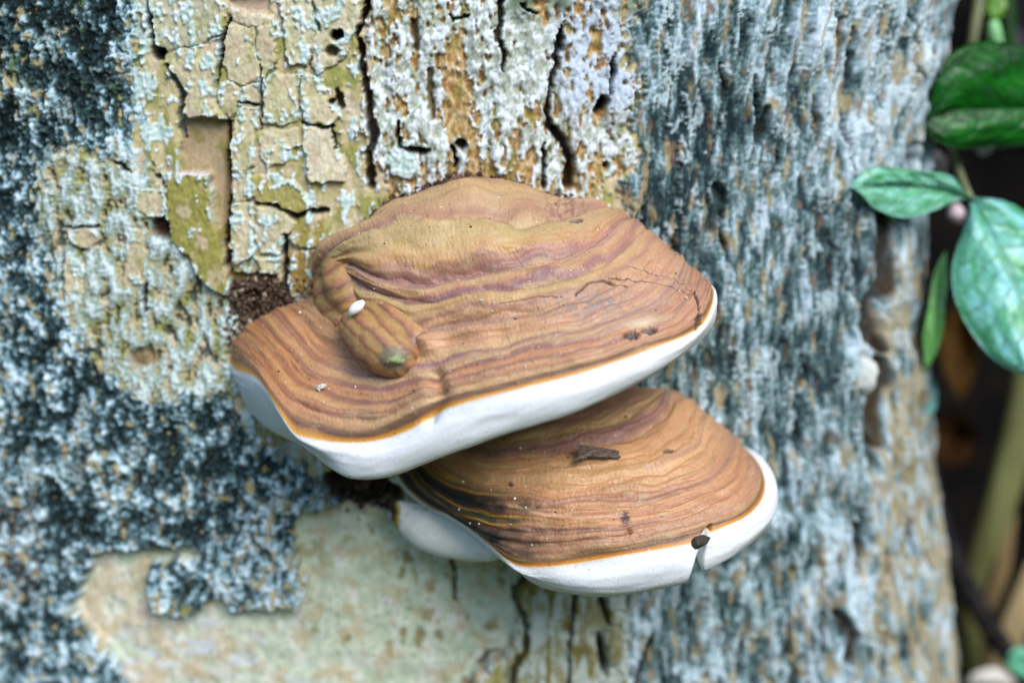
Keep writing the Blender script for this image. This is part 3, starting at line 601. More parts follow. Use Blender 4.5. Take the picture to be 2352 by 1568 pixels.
UP_BANDS = [(0, (92, 68, 60)), (.04, (112, 82, 70)), (.09, (180, 138, 104)), (.15, (198, 164, 118)), (.19, (188, 150, 116)), (.225, (166, 122, 104)), (.238, (122, 86, 88)), (.25, (192, 172, 122)), (.29, (182, 156, 102)), (.33, (200, 154, 100)),
            (.355, (176, 124, 112)), (.37, (142, 96, 106)), (.385, (160, 124, 122)), (.405, (196, 158, 116)), (.43, (180, 126, 98)), (.442, (130, 78, 100)), (.456, (140, 92, 108)), (.472, (200, 172, 116)), (.50, (192, 154, 104)), (.53, (164, 116, 100)), (.55, (200, 156, 112)),
            (.62, (202, 150, 116)), (.68, (198, 148, 118)), (.700, (128, 84, 106)), (.716, (178, 140, 126)), (.74, (200, 164, 124)), (.762, (140, 88, 92)), (.772, (150, 98, 92)), (.78, (196, 136, 98)), (.80, (202, 140, 94)), (.818, (128, 80, 76)), (.83, (140, 90, 80)), (.842, (206, 152, 106)), (.87, (198, 140, 102)),
            (.878, (130, 80, 74)), (.89, (136, 84, 76)), (.90, (196, 136, 108)), (.925, (188, 134, 108)), (.938, (160, 130, 80)), (.950, (104, 74, 56)), (.966, (80, 54, 46)), (.976, (166, 110, 36)), (.99, (200, 140, 40)), (1, (214, 166, 90))]
LO_BANDS = [(0, (120, 84, 70)), (.06, (150, 108, 84)), (.12, (168, 130, 92)), (.16, (140, 98, 92)), (.20, (186, 152, 106)), (.26, (190, 160, 112)), (.30, (150, 106, 108)), (.34, (136, 94, 96)), (.37, (190, 140, 96)), (.46, (206, 152, 104)), (.54, (214, 168, 120)),
            (.60, (202, 146, 100)), (.655, (190, 134, 100)), (.665, (150, 100, 92)), (.68, (206, 150, 110)), (.72, (198, 140, 98)), (.75, (180, 118, 88)), (.77, (206, 148, 100)), (.80, (198, 138, 94)), (.82, (170, 112, 84)), (.84, (202, 144, 104)), (.88, (196, 142, 112)),
            (.91, (180, 128, 104)), (.935, (190, 148, 100)), (.948, (140, 106, 62)), (.966, (88, 60, 40)), (.980, (178, 110, 30)), (.993, (196, 130, 36)), (1, (214, 168, 96))]

def cap_colour(sn, tn, dx, dy, am, bands, lower):
    """sn: 0 attachment .. 1 margin, tn: 0 left .. 1 right"""
    fade = sst(1.0, 0.93, sn)
    wob = 0.026 * fbm(tn * 8, sn * 4, 2, 200 + lower) + 0.0035 * fbm(tn * 34, sn * 12, 2, 201 + lower)
    wob = wob * (0.15 + 0.85 * fade)
    s = np.clip(sn + wob, 0, 1)
    c = ramp(s, bands)
    # many thin growth lines, some of which break off along the cap
    l1 = perlin(s * 24, tn * 1.1, 210 + lower); l4 = perlin(s * 58, tn * 1.3, 219 + lower); l2 = perlin(s * 85, tn * 3.5, 211 + lower); l3 = fbm(tn * 9, sn * 14, 3, 212 + lower)
    k = (sst(.25, .6, l1))[..., None] * fade[..., None]
    c = c * (1 - .62 * k) + rgb(134, 92, 98) * .62 * k
    k = (sst(.25, .6, -l1))[..., None] * fade[..., None]
    c = c * (1 - .5 * k) + rgb(212, 182, 128) * .5 * k
    c = c * (1 + 0.05 * l2[..., None] * fade[..., None]) * (1 + 0.09 * l3[..., None]) * 1.10
    k = (sst(.15, .5, l4) * sst(.45, .7, sn) * sst(-.5, .1, l3 + .2))[..., None] * fade[..., None]; c = c * (1 - .5 * k) + rgb(128, 82, 82) * .5 * k
    k = (sst(.2, .5, -l4) * sst(.45, .7, sn))[..., None] * fade[..., None]; c = c * (1 - .28 * k) + rgb(216, 170, 126) * .28 * k
    # blotches
    b = sst(.3, .7, fbm(dx / 60, dy / 44, 3, 215 + lower))[..., None] * fade[..., None]
    c = c * (1 - .25 * b) + rgb(206, 148, 116) * .25 * b
    b = sst(.35, .7, fbm(dx / 50, dy / 36, 3, 216 + lower))[..., None] * fade[..., None]
    c = c * (1 - .3 * b) + rgb(206, 186, 150) * .3 * b
    # fine fibres and pin dots
    c = c * (1 + 0.10 * fbm(dx / 4, dy / 4, 2, 217)[..., None])
    f1, _, cid = worley(dx / 17, dy / 17, 218 + lower); m = (sst(.12, .06, f1) * (cid > .72))[..., None]
    c = c * (1 - .75 * m) + rgb(66, 48, 40) * .75 * m
    f1, _, cid = worley(dx / 24, dy / 24, 220 + lower); m = (sst(.07, .04, f1) * (cid > .8))[..., None]
    c = c * (1 - .8 * m) + rgb(228, 224, 218) * .8 * m
    k = (fade * .24)[..., None]; c = c * (1 - k) + rgb(200, 170, 152) * k
    f2 = sst(.985, .955, sn)[..., None]; return c * (1 - f2 * (1 - np.array([.84, .815, .70])))

def make_fungus(name, ROWS, WH, bands, ncol, per, lower, label):
    T = empty(name, tuple(at(1080.0, 640.0, 0.0) if not lower else at(1350.0, 1060.0, 0.004)), label=label, cat="bracket fungus", group="bracket fungi on the trunk")
    K = rows3(ROWS + WH, ncol); nR = len(ROWS)
    wgt = sst(700, 790, K[nR + 1][:, 0]) if not lower else sst(1180, 1260, K[nR + 1][:, 0])
    K[nR][:, 2] += wgt * 1.2; K[nR + 1][:, 2] += wgt * (K[nR][:, 2] + 2.0 - K[nR + 1][:, 2])
    X_ = K[nR + 1].copy(); X_[:, 1] += wgt * 6 + (1 - wgt) * 1; X_[:, 2] += wgt * 5 + .5; K = np.concatenate([K, X_[None]])
    R, s = loft(K, per); nr = len(s)
    dx, dy, ym = R[..., 0], R[..., 1], R[..., 2]
    P = at(dx, dy, ym / 1000)
    # underside back to the trunk
    B = P[-1].copy(); cx = B[:, 0].mean(); back = []
    for k, f in enumerate((.25, .55, .85, 1.0)):
        Q = B.copy(); tgt = yt(B[:, 0]) + 0.002
        Q[:, 0] = B[:, 0] + (cx - B[:, 0]) * .10 * f; Q[:, 1] = B[:, 1] + (np.maximum(tgt, B[:, 1]) - B[:, 1]) * f; Q[:, 2] = B[:, 2] + 0.004 * f - 0.002 * math.sin(f * 3.14)
        back.append(Q)
    sn = np.clip(s / (nR - 1), 0, 1)[:, None] * np.ones((1, ncol)); tn = np.linspace(0, 1, ncol)[None, :] * np.ones((nr, 1))
    N = vnormal(P)
    if (N[nr // 3, ncol // 2] @ np.array([0, -1, .6])) < 0: N = -N
    capm = (s <= nR - 1)
    fade = sst(1.0, .9, sn) * sst(0, .1, sn)
    zn = [0, .05, .24, .375, .46, .56, .64, .71, .77, .83, .885, .95, 1.01]; za = [.2, 1.3, 1.2, .9, .8, .5, .45, .4, .35, .4, .4, .3]
    sw = np.clip(sn + .015 * fbm(tn * 11, sn * 4, 2, 236 + lower), 0, 1); ter = np.zeros_like(sn)
    for i in range(12):
        t_ = np.clip((sw - zn[i]) / (zn[i + 1] - zn[i]), 0, 1); ter = ter + za[i] * .001 * np.sqrt(np.clip(4 * t_ * (1 - t_), 0, 1)) * ((sw >= zn[i]) & (sw < zn[i + 1]))
    h = (1.25 + .75 * sst(.6, .45, sn) if not lower else .9) * ter + 0.0005 * perlin((sn + .012 * fbm(tn * 9, sn * 4, 2, 231)) * 26, tn * 2.5, 230 + lower) + 0.0007 * fbm(dx / 120, dy / 60, 3, 232 + lower) + 0.00035 * perlin((sn + .026 * fbm(tn * 8, sn * 4, 2, 200 + lower)) * 58, tn * 1.3, 219 + lower) + 0.00010 * fbm(dx / 7, dy / 7, 2, 234)
    h = h * fade + (0.0004 * fbm(tn * 6, s[:, None] * .7, 3, 235 + lower) + .00005 * fbm(dx / 5, dy / 5, 2, 237)) * (1 - fade)
    C = cap_colour(sn, tn, dx, dy, None, bands, lower)
    if not lower:
        # darker, more orange flank on the left; pale pinkish right
        m = (sst(.30, .08, tn) * sst(.5, .7, sn) * fade)[..., None]; C = C * (1 - .45 * m) + rgb(176, 112, 50) * .45 * m
        m = (sst(.62, .9, tn) * fade)[..., None]; C = C * (1 - .28 * m) + rgb(214, 164, 138) * .28 * m
        # bruise, cracks, pits on the right
        m = (np.exp(-((dx - 1370) / 95) ** 2 - ((dy - (700 - (dx - 1370) * .12)) / 34) ** 2) * sst(-.5, .0, fbm(dx / 22, dy / 14, 3, 240)))[..., None]
        C = C * (1 - .95 * m) + rgb(150, 130, 124) * .95 * m
        for pts, wd, dep in (([(1322, 682), (1350, 658), (1380, 654), (1440, 660)], 1.9, .0009), ([(1440, 618), (1480, 622), (1530, 636), (1565, 652), (1592, 672)], 1.7, .0006), ([(1395, 650), (1440, 645), (1500, 652), (1545, 665), (1590, 680)], 1.3, .0003),
                             ([(1592, 672), (1602, 700), (1606, 730), (1598, 758)], 3.2, .0012), ([(1290, 688), (1230, 690), (1150, 705)], 1.3, .0003)):
            d = line_d(dx + 1.5 * perlin(dx / 9, dy / 9, 241), dy + 2 * perlin(dx / 12, dy / 12, 242), pts, [wd] * len(pts)); m = sst(1.3, .5, d)
            h = h - dep * m; C = C * (1 - .9 * m[..., None]) + rgb(50, 36, 34) * .9 * m[..., None]
        for hx, hy, rx, ry in ((1450, 770, 17, 11), (1492, 758, 17, 8), (1318, 520, 14, 5), (1640 - 35, 735, 8, 12)):
            m = sst(1.25, .75, np.hypot((dx - hx) / rx, (dy - hy) / ry) + .35 * perlin(dx / 6, dy / 6, 243)); h = h - .0014 * m; C = C * (1 - .92 * m[..., None]) + rgb(56, 46, 50) * .92 * m[..., None]
        m = (np.exp(-((dx - 1478) / 48) ** 2 - ((dy - 742 + (dx - 1478) * .2) / 9) ** 2))[..., None]; C = C * (1 - .7 * m) + rgb(226, 214, 176) * .7 * m
        m = (np.exp(-((dx - 1300) / 62) ** 2 - ((dy - 490) / 26) ** 2) * sst(-.2, .3, fbm(dx / 12, dy / 9, 2, 244)))[..., None]; C = C * (1 - .6 * m) + rgb(110, 80, 84) * .6 * m
        h = h + .0035 * np.exp(-((dx - 985) / 26) ** 2 - ((dy - 790) / 22) ** 2)
        h = h - .0030 * np.exp(-(line_d(dx, dy, [(985, 960), (1010, 905), (1000, 860)], [16, 22, 16])) ** 2) * .7
        h = h + .0022 * np.exp(-((dx - 1080) / 60) ** 2 - ((dy - 455) / 22) ** 2) - .0016 * np.exp(-((dx - 1275) / 40) ** 2 - ((dy - 490) / 22) ** 2)
    else:
        # charcoal and olive bands along the left flank
        fl = sst(.46, .22, tn + .06 * fbm(dx / 40, dy / 30, 2, 250)) * sst(.52, .70, sn + .35 * (.25 - tn)) * sst(1.0, .968, sn)
        db = perlin((sn + .012 * fbm(tn * 12, sn * 5, 2, 251)) * 12, tn * 2.0, 252)
        cd = ramp(np.clip(db * .7 + .5, 0, 1), [(0, (26, 28, 30)), (.38, (44, 40, 38)), (.52, (92, 60, 38)), (.60, (150, 92, 44)), (.68, (160, 134, 50)), (.76, (66, 62, 46)), (1, (40, 36, 36))])
        C = C * (1 - fl[..., None]) + cd * fl[..., None]
        m = (sst(.62, .84, tn) * fade * sst(.25, .5, sn))[..., None]; C = C * (1 - .2 * m) + rgb(216, 166, 130) * .2 * m
        sr = (s / (nR - 1))[:, None] * np.ones_like(dx); nx_ = dx + .25 * (dy - 1260)
        gr = np.exp(-((nx_ - 1614) / np.where(sr > 1.0, 4.0 + 16 * np.clip(sr - 1, 0, .5), 8.0)) ** 2) * sst(.93, .995, sr)
        stp = sst(1608, 1620, nx_) * np.exp(-np.maximum(nx_ - 1614, 0) / 70) * sst(.90, 1.0, sr)
        P[..., 1] += .0045 * gr + .0020 * stp; P[..., 2] += (.001 + .003 * sst(1.1, 1.4, sr)) * gr
        C = C * (1 - gr[..., None] * .8) + rgb(84, 62, 30) * gr[..., None] * .8
        for hx, hy, rx, ry, c in ((1436, 1190, 11, 15, (66, 52, 62)), (1447, 1220, 7, 10, (120, 74, 34)), (1172, 1112, 7, 5, (84, 50, 34)), (1535, 1042, 14, 6, (84, 74, 60)), (1238, 1165, 6, 4, (80, 52, 40))):
            m = sst(1.3, .6, np.hypot((dx - hx) / rx, (dy - hy) / ry) + .5 * perlin(dx / 5, dy / 5, 253))[..., None]; C = C * (1 - .85 * m) + rgb(*c) * .85 * m
        d = line_d(dx, dy + 2 * perlin(dx / 20, dy / 20, 254), [(1170, 1160), (1250, 1180), (1340, 1190), (1430, 1184)], [3, 4, 4, 2]); m = sst(1.4, .4, d)[..., None]; C = C * (1 - .5 * m) + rgb(226, 184, 150) * .5 * m
    P = P + N * h[..., None]
    C = np.clip(C, .004, .9)
    ic = int(np.sum(capm))
    mesh_np("cap", P[:ic].reshape(-1, 3), grid_faces(ic, ncol), M_CAP, C[:ic].reshape(-1, 3), T)
    WP = np.concatenate([P[ic - 1:], np.array(back)]); n2 = len(WP)
    wc = np.tile(lin((234, 239, 243)) * .80, (n2, ncol, 1)); v = np.arange(n2)[:, None] * np.ones((1, ncol)); u = np.arange(ncol)[None, :] * np.ones((n2, 1))
    wc = wc * (1 + .04 * fbm(u / 30, v / 6, 3, 260)[..., None]); st_ = sst(.3, .7, fbm(u / 55, v / 14, 3, 263))[..., None]; wc = wc * (1 - .12 * st_) + rgb(214, 200, 170) * .12 * st_
    f1, _, cid = worley(u / 22, v / 7, 261); m = (sst(.06, .03, f1) * (cid > .8))[..., None]; wc = wc * (1 - .7 * m) + rgb(90, 80, 80) * .7 * m
    e = sst(3, 0, v + .9 * fbm(u / 8, v * 0, 2, 262))[..., None] * (v < 4)[..., None]; wc = wc * (1 - .55 * e) + rgb(222, 176, 110) * .55 * e
    mesh_np("pore_surface", WP.reshape(-1, 3), grid_faces(n2, ncol), M_PORE, wc.reshape(-1, 3), T, label="smooth white rounded margin and underside")
    return T
UPF = make_fungus("bracket_fungus", UP_ROWS, UP_WHITE, UP_BANDS, 820, [22, 30, 34, 34, 38, 34, 30, 34, 18, 16, 8], 0, "large tan banded bracket fungus with finger-like knob, overhanging the other bracket")
LOF = make_fungus("bracket_fungus", LO_ROWS, LO_WHITE, LO_BANDS, 660, [16, 26, 30, 34, 34, 36, 16, 16, 8], 1, "smaller orange-brown bracket fungus with notched white rim and charcoal left flank, under the other bracket")

def blob(name, chains, mat, colf, parent, vox=0.0005, smooth=8, wrinkle=0.00016, **k):
    """chains of balls [(dx, dy, y mm, radius mm)...] fused into one smooth body"""
    bm = bmesh.new()
    for ch in chains:
        pts = [np.append(at(float(p[0]), float(p[1]), p[2] / 1000), p[3] / 1000) for p in ch]
        pts = crom(np.array(pts), 14) if len(pts) > 1 else np.array(pts)
        for p in pts:
            bmesh.ops.create_icosphere(bm, subdivisions=3, radius=float(p[3]), matrix=Matrix.Translation(Vector(p[:3])))
    me = bpy.data.meshes.new(name); bm.to_mesh(me); bm.free()
    o = bpy.data.objects.new(name, me); COL.objects.link(o)
    r = o.modifiers.new("r", 'REMESH'); r.mode = 'VOXEL'; r.voxel_size = vox
    sm = o.modifiers.new("s", 'SMOOTH'); sm.iterations = smooth; sm.factor = .6
    dg = bpy.context.evaluated_depsgraph_get(); ev = o.evaluated_get(dg); m2 = bpy.data.meshes.new_from_object(ev)
    n = len(m2.vertices); V = np.empty(n * 3, np.float32); m2.vertices.foreach_get("co", V); V = V.reshape(-1, 3)
    F = np.array([list(p.vertices) for p in m2.polygons if len(p.vertices) == 4], np.int32)
    bpy.data.objects.remove(o); bpy.data.meshes.remove(m2); bpy.data.meshes.remove(me)
    dx, dy = proj(V.astype(float))
    if wrinkle:
        nn = np.cross(V[F[:, 1]] - V[F[:, 0]], V[F[:, 3]] - V[F[:, 0]]); vn = np.zeros_like(V)
        for q_ in range(4): np.add.at(vn, F[:, q_], nn)
        vn /= np.linalg.norm(vn, axis=1, keepdims=True) + 1e-12
        V = V + vn * (wrinkle * fbm(dx / 26, dy / 18, 3, 330) + .3 * wrinkle * fbm(dx / 8, dy / 8, 2, 331))[:, None]
    return mesh_np(name, V, F, mat, np.clip(colf(V, dx, dy), .004, .9), parent, **k)
def stripes(val, dx, dy, seed, stops):
    c = ramp(np.mod(val + .10 * fbm(dx / 50, dy / 50, 2, seed) + .025 * fbm(dx / 9, dy / 9, 2, seed + 5), 1.0), stops)
    return c * np.array([.78, .70, .60]) * (1 + .12 * fbm(dx / 4, dy / 4, 2, seed + 1)[:, None]) * (1 + .12 * fbm(dx / 14, dy / 10, 2, seed + 2)[:, None])
KS = [(0, (198, 168, 118)), (.16, (200, 152, 112)), (.28, (176, 128, 104)), (.36, (128, 92, 86)), (.42, (176, 140, 92)), (.60, (196, 166, 110)), (.72, (190, 146, 106)), (.82, (144, 104, 86)), (.92, (204, 162, 108)), (1, (198, 168, 118))]
def knob_col(V, dx, dy):
    # stripes run along the finger
    ax = np.array([925 - 800, 838 - 715.]); ax /= np.linalg.norm(ax)
    c = stripes((-(dx - 860) * ax[1] + (dy - 770) * ax[0]) / 62 + .33, dx, dy, 300, KS)
    m = sst(1.2, .6, np.hypot((dx - 905) / 40, (dy - 822) / 30) + .3 * fbm(dx / 12, dy / 12, 2, 305)); c = mix(c, rgb(118, 112, 92), m * .85)
    m = sst(1.2, .6, np.hypot((dx - 910) / 17, (dy - 825) / 9) + .8 * fbm(dx / 7, dy / 7, 2, 306)); c = mix(c, rgb(160, 190, 130), m * .85)
    m = sst(1.2, .6, np.hypot((dx - 902) / 26, (dy - 836) / 7) + .5 * fbm(dx / 8, dy / 8, 2, 307)); c = mix(c, rgb(56, 50, 46), m * .85)
    m = sst(1.2, .5, np.hypot((dx - 965) / 26, (dy - 785) / 20)); return mix(c, rgb(140, 106, 106), m * .8)
blob("knob", [[(830, 754, -33, 6.2), (862, 786, -39, 7.2), (890, 804, -43, 7.2), (910, 814, -45.5, 6.2)], [(852, 730, -31, 5.5), (905, 754, -37, 6.4), (952, 784, -42, 5.2)], [(875, 765, -35, 6.6), (918, 790, -41, 6.2)]], M_CAP, knob_col, UPF, label="finger-like striped knob with grey tip")
def fold_col(V, dx, dy):
    return stripes(((dx - 770) * .42 + (dy - 640) * .91) / 78 + .1, dx, dy, 310, KS)
blob("fold", [[(782, 588, -10, 5.0), (796, 622, -15.5, 7.0), (802, 656, -19.5, 7.2), (812, 690, -24, 5.4)], [(762, 656, -10, 5.4), (778, 696, -15, 6.6), (808, 740, -23.5, 5.6)]], M_CAP, fold_col, UPF, label="rounded striped fold beside the bark")
def lobe_col(V, dx, dy):
    c = np.tile(lin((232, 236, 230)) * .8, (len(V), 1)) * (1 + .03 * fbm(dx / 20, dy / 20, 2, 321)[:, None])
    d = dx + 6 * fbm(dx / 20, dy / 20, 2, 320)
    c = mix(c, rgb(168, 150, 40), sst(922, 914, d)); c = mix(c, rgb(74, 54, 30), sst(914, 906, d)); c = mix(c, rgb(120, 84, 70), sst(.2, .6, fbm(dx / 30, dy / 14, 2, 322)) * sst(1190, 1165, dy) * .7)
    return c
blob("lobe", [[(915, 1168, -9, 2.6), (945, 1192, -9, 5.2), (1000, 1215, -12, 7.4), (1070, 1238, -17, 6.4), (1130, 1262, -24, 3.4)]], M_PORE, lobe_col, LOF, vox=.0006, smooth=10, wrinkle=.00012, label="pale underside lobe with yellow edge")

# ------------------------------------------------------------------ crumbs, chips and grains
def ico():
    bm = bmesh.new(); bmesh.ops.create_icosphere(bm, subdivisions=1, radius=1.0)
    V = np.array([v.co[:] for v in bm.verts]); F = np.array([[v.index for v in f.verts] for f in bm.faces]); bm.free(); return V, F
IV, IF = ico()
def crumbs(name, pts, rad, cols, mat, seed, **k):
    rs = np.random.RandomState(seed); VV, FF, CC = [], [], []
    for i, p in enumerate(pts):
        r = rad[i] * rs.uniform(.35, 1.5, 3); R = np.linalg.qr(rs.randn(3, 3))[0]
        v = (IV * rs.uniform(.7, 1.15, (len(IV), 1)) * r) @ R + p
        FF.append(IF + len(IV) * i); VV.append(v); CC.append(np.tile(cols[i], (len(IV), 1)))
    return mesh_np(name, np.vstack(VV), np.vstack(FF), mat, np.vstack(CC), smooth=False, **k)
def make_frass():
    rs = np.random.RandomState(7); P, R, C = [], [], []
    pal = [(70, 56, 46), (92, 72, 58), (54, 44, 38), (122, 98, 80), (84, 66, 54), (150, 136, 122)]
    zone = [(540, 648), (600, 640), (660, 645), (712, 640), (722, 670), (700, 700), (655, 712), (600, 732), (558, 765), (528, 800), (520, 740)]
    while len(P) < 1500:
        x, y = rs.uniform(515, 725), rs.uniform(635, 805)
        if poly_sd(np.array([x]), np.array([y]), zone)[0] < -4: continue
        P.append(on_trunk(x, y, rs.uniform(.001, .0055))); R.append(.00025 + .0007 * rs.rand() ** 2); C.append(rgb(*pal[rs.choice(6, p=[.22, .25, .13, .2, .1, .1])]) * 1.1)
    crumbs("wood_frass", P, R, C, M_BARK, 8, label="heap of crumbly brown frass wedged between bark and large bracket", cat="frass", kind="stuff")
    P, R, C = [], [], []
    for _ in range(420):
        x = rs.uniform(690, 905); y = rs.normal(1118, 26)
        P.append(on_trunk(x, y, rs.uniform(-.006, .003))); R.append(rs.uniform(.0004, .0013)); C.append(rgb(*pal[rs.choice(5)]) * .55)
    crumbs("wood_frass", P, R, C, M_BARK, 9, label="dark crumbly frass in the hollow under the large bracket", cat="frass", kind="stuff")
make_frass()
def make_seam():
    rs = np.random.RandomState(31); line = crom(np.array([(842, 512), (860, 486), (905, 456), (985, 430), (1045, 402), (1110, 410), (1180, 424), (1240, 448), (1300, 460), (1340, 464)], float), 400); P, R, C = [], [], []
    pal = [(84, 62, 58), (64, 48, 46), (110, 84, 70), (134, 106, 84), (176, 164, 148)]
    for _ in range(620):
        q = line[rs.randint(400)]; e = rs.normal(0, 5)
        P.append(A3_(q[0] + rs.normal(0, 4), q[1] + e, -3.2 - max(0, e) * .55 + rs.uniform(-1, .6))); R.append(.0002 + .0006 * rs.rand() ** 2); C.append(rgb(*pal[rs.choice(5, p=[.3, .3, .2, .15, .05])]))
    crumbs("seam_crumbs", P, R, C, M_BARK, 32, label="dark crumbly debris along the back seam of the large bracket", cat="debris", kind="stuff")
A3_ = lambda x, y, ymm: at(float(x), float(y), ymm / 1000.0)
make_seam()

def tube(name, pts, rad, mat, parent=None, seg=10, flat=1.0, col=None, jitter=0.0, **k):
    """rounded tapering tube through world points"""
    n = max(12, len(pts) * 6); Q = crom(np.column_stack([np.array(pts), np.array(rad)]), n); P = Q[:, :3]; r = Q[:, 3]
    T = np.gradient(P, axis=0); T /= np.linalg.norm(T, axis=1, keepdims=True)
    ref = np.array([0, -1, .2]); B = np.cross(T, ref); B /= np.linalg.norm(B, axis=1, keepdims=True); N = np.cross(B, T)
    a = np.linspace(0, 2 * math.pi, seg, endpoint=False); rs = np.random.RandomState(3)
    V = P[:, None] + (B[:, None] * np.cos(a)[None, :, None] + N[:, None] * np.sin(a)[None, :, None] * flat) * (r[:, None, None] * (1 + jitter * rs.uniform(-1, 1, (n, seg, 1))))
    V = np.concatenate([P[:1], V.reshape(-1, 3), P[-1:]]); F = []
    for i in range(n - 1):
        for j in range(seg):
            F.append((1 + i * seg + j, 1 + i * seg + (j + 1) % seg, 1 + (i + 1) * seg + (j + 1) % seg, 1 + (i + 1) * seg + j))
    me_F = np.array(F)
    # close the ends with degenerate-free fans of quads
    e = []
    for j in range(0, seg, 2):
        e.append((0, 1 + (j + 2) % seg, 1 + (j + 1) % seg, 1 + j)); o = 1 + (n - 1) * seg; e.append((len(V) - 1, o + j, o + (j + 1) % seg, o + (j + 2) % seg))
    me_F = np.vstack([me_F, e])
    c = None if col is None else np.tile(col, (len(V), 1))
    return mesh_np(name, V, me_F, mat, c, parent, **k)
A3 = lambda x, y, ymm: at(float(x), float(y), ymm / 1000.0)
M_CHIP = pmat("chip_material", (0.025, 0.02, 0.018), (0.24, 0.19, 0.15), 700, .9, .2, 5, .35, .7, .6, (1, 1, 6), .0004)
M_DARKBIT = pmat("dark_bit_material", (0.012, 0.012, 0.010), (0.07, 0.06, 0.045), 700, .8, .3, 4, .35, .7, .5, bdist=.0003)
M_GRAIN = pmat("white_grain_material", (0.66, 0.69, 0.66), (0.78, 0.80, 0.78), 600, .5, .4)
tube("white_grain", [A3(803, 722, -38.5), A3(812, 712, -39), A3(824, 702, -39), A3(836, 692, -38.5)], [.0006, .0013, .0014, .0006], M_GRAIN, seg=12, label="small white oval grain lying between knob and fold of the large bracket", cat="grain")
def chip(name, pts, ymm, thick, mat, seed, **k):
    """splintered flat sliver: outline with its own thickness"""
    rs = np.random.RandomState(seed); n = len(pts)
    f = [A3(x, y, ymm + rs.uniform(-.3, .3)) for x, y in pts]; b = [p + np.array([0, thick, -thick * .4]) for p in f]
    bm = bmesh.new(); vs = [bm.verts.new(p) for p in f + b]
    bm.faces.new(vs[:n]); bm.faces.new(vs[n:][::-1])
    for i in range(n): bm.faces.new((vs[i], vs[n + i], vs[n + (i + 1) % n], vs[(i + 1) % n]))
    bmesh.ops.recalc_face_normals(bm, faces=bm.faces); me = bpy.data.meshes.new(name); bm.to_mesh(me); bm.free(); me.materials.append(mat)
    return link(bpy.data.objects.new(name, me), **k)
chip("wood_chip", [(1322, 1027), (1328, 1020), (1338, 1022), (1350, 1021), (1366, 1026), (1380, 1026), (1398, 1031), (1412, 1032), (1424, 1036), (1421, 1042), (1427, 1050), (1414, 1053), (1404, 1050), (1390, 1053), (1378, 1049), (1362, 1051), (1350, 1047), (1336, 1049), (1327, 1044), (1329, 1037), (1319, 1034)], -38.5, .0022, M_CHIP, 1, label="dark flat wood chip lying on top of the smaller bracket", cat="wood chip")
tube("splinter", [A3(1317, 1058, -40), A3(1340, 1048, -40), A3(1368, 1034, -39.5)], [.0003, .0008, .0005], M_CHIP, seg=8, jitter=.2, label="thin grey splinter leaning against the wood chip", cat="splinter")
M_FLAKE = pmat("pale_flake_material", (0.42, 0.40, 0.36), (0.66, 0.64, 0.60), 600, .8, .2)
chip("bark_crumb", [(718, 882), (728, 885), (742, 881), (752, 883), (744, 890), (736, 893), (733, 898), (727, 890)], -41.5, .0006, M_FLAKE, 2, label="tiny pale ragged bark crumb on the left flank of the large bracket", cat="crumb")
crumbs("bark_lump", [A3(1606, 1244, -56.5)], [.0034], [rgb(74, 70, 62)], M_BARK, 5, label="dark lump of bark lodged in the notch of the smaller bracket", cat="bark lump")
def cap_dust():
    rs = np.random.RandomState(12); P, R, C = [], [], []
    for o, n in ((UPF, 130), (LOF, 70)):
        me = [c for c in o.children if c.name.startswith("cap")][0].data; m = len(me.vertices); V = np.empty(m * 3, np.float32); me.vertices.foreach_get("co", V); V = V.reshape(-1, 3) + np.array(o.location)
        for i in rs.randint(int(m * .12), int(m * .93), n):
            P.append(V[i] + np.array([0, -.0001, .0001])); R.append(rs.uniform(.00012, .00034)); C.append(rgb(*[(232, 230, 224), (60, 48, 40), (206, 186, 150)][rs.choice(3, p=[.5, .25, .25])]))
    crumbs("dust_grains", P, R, C, M_BARK, 13, label="scattered pale and dark dust grains on both bracket caps", cat="dust", kind="stuff")
cap_dust()
def lump():
    p = on_trunk(1984.0, 862.0, .006); rs = np.random.RandomState(2)
    bm = bmesh.new(); bmesh.ops.create_icosphere(bm, subdivisions=4, radius=1); V = np.array([v.co[:] for v in bm.verts]); F = np.array([[v.index for v in f.verts] for f in bm.faces]); bm.free()
    q = 1 + .16 * fbm(V[:, 0] * 1.6 + V[:, 1], V[:, 2] * 1.6, 3, 400)
    V = V * q[:, None] * np.array([.0042, .003, .0058]) + p
    mesh_np("pale_lump", V, F, M_BARK, np.tile(rgb(206, 212, 206), (len(V), 1)), label="smooth pale whitish lump on the bark beside a long dark groove", cat="lump")
lump()

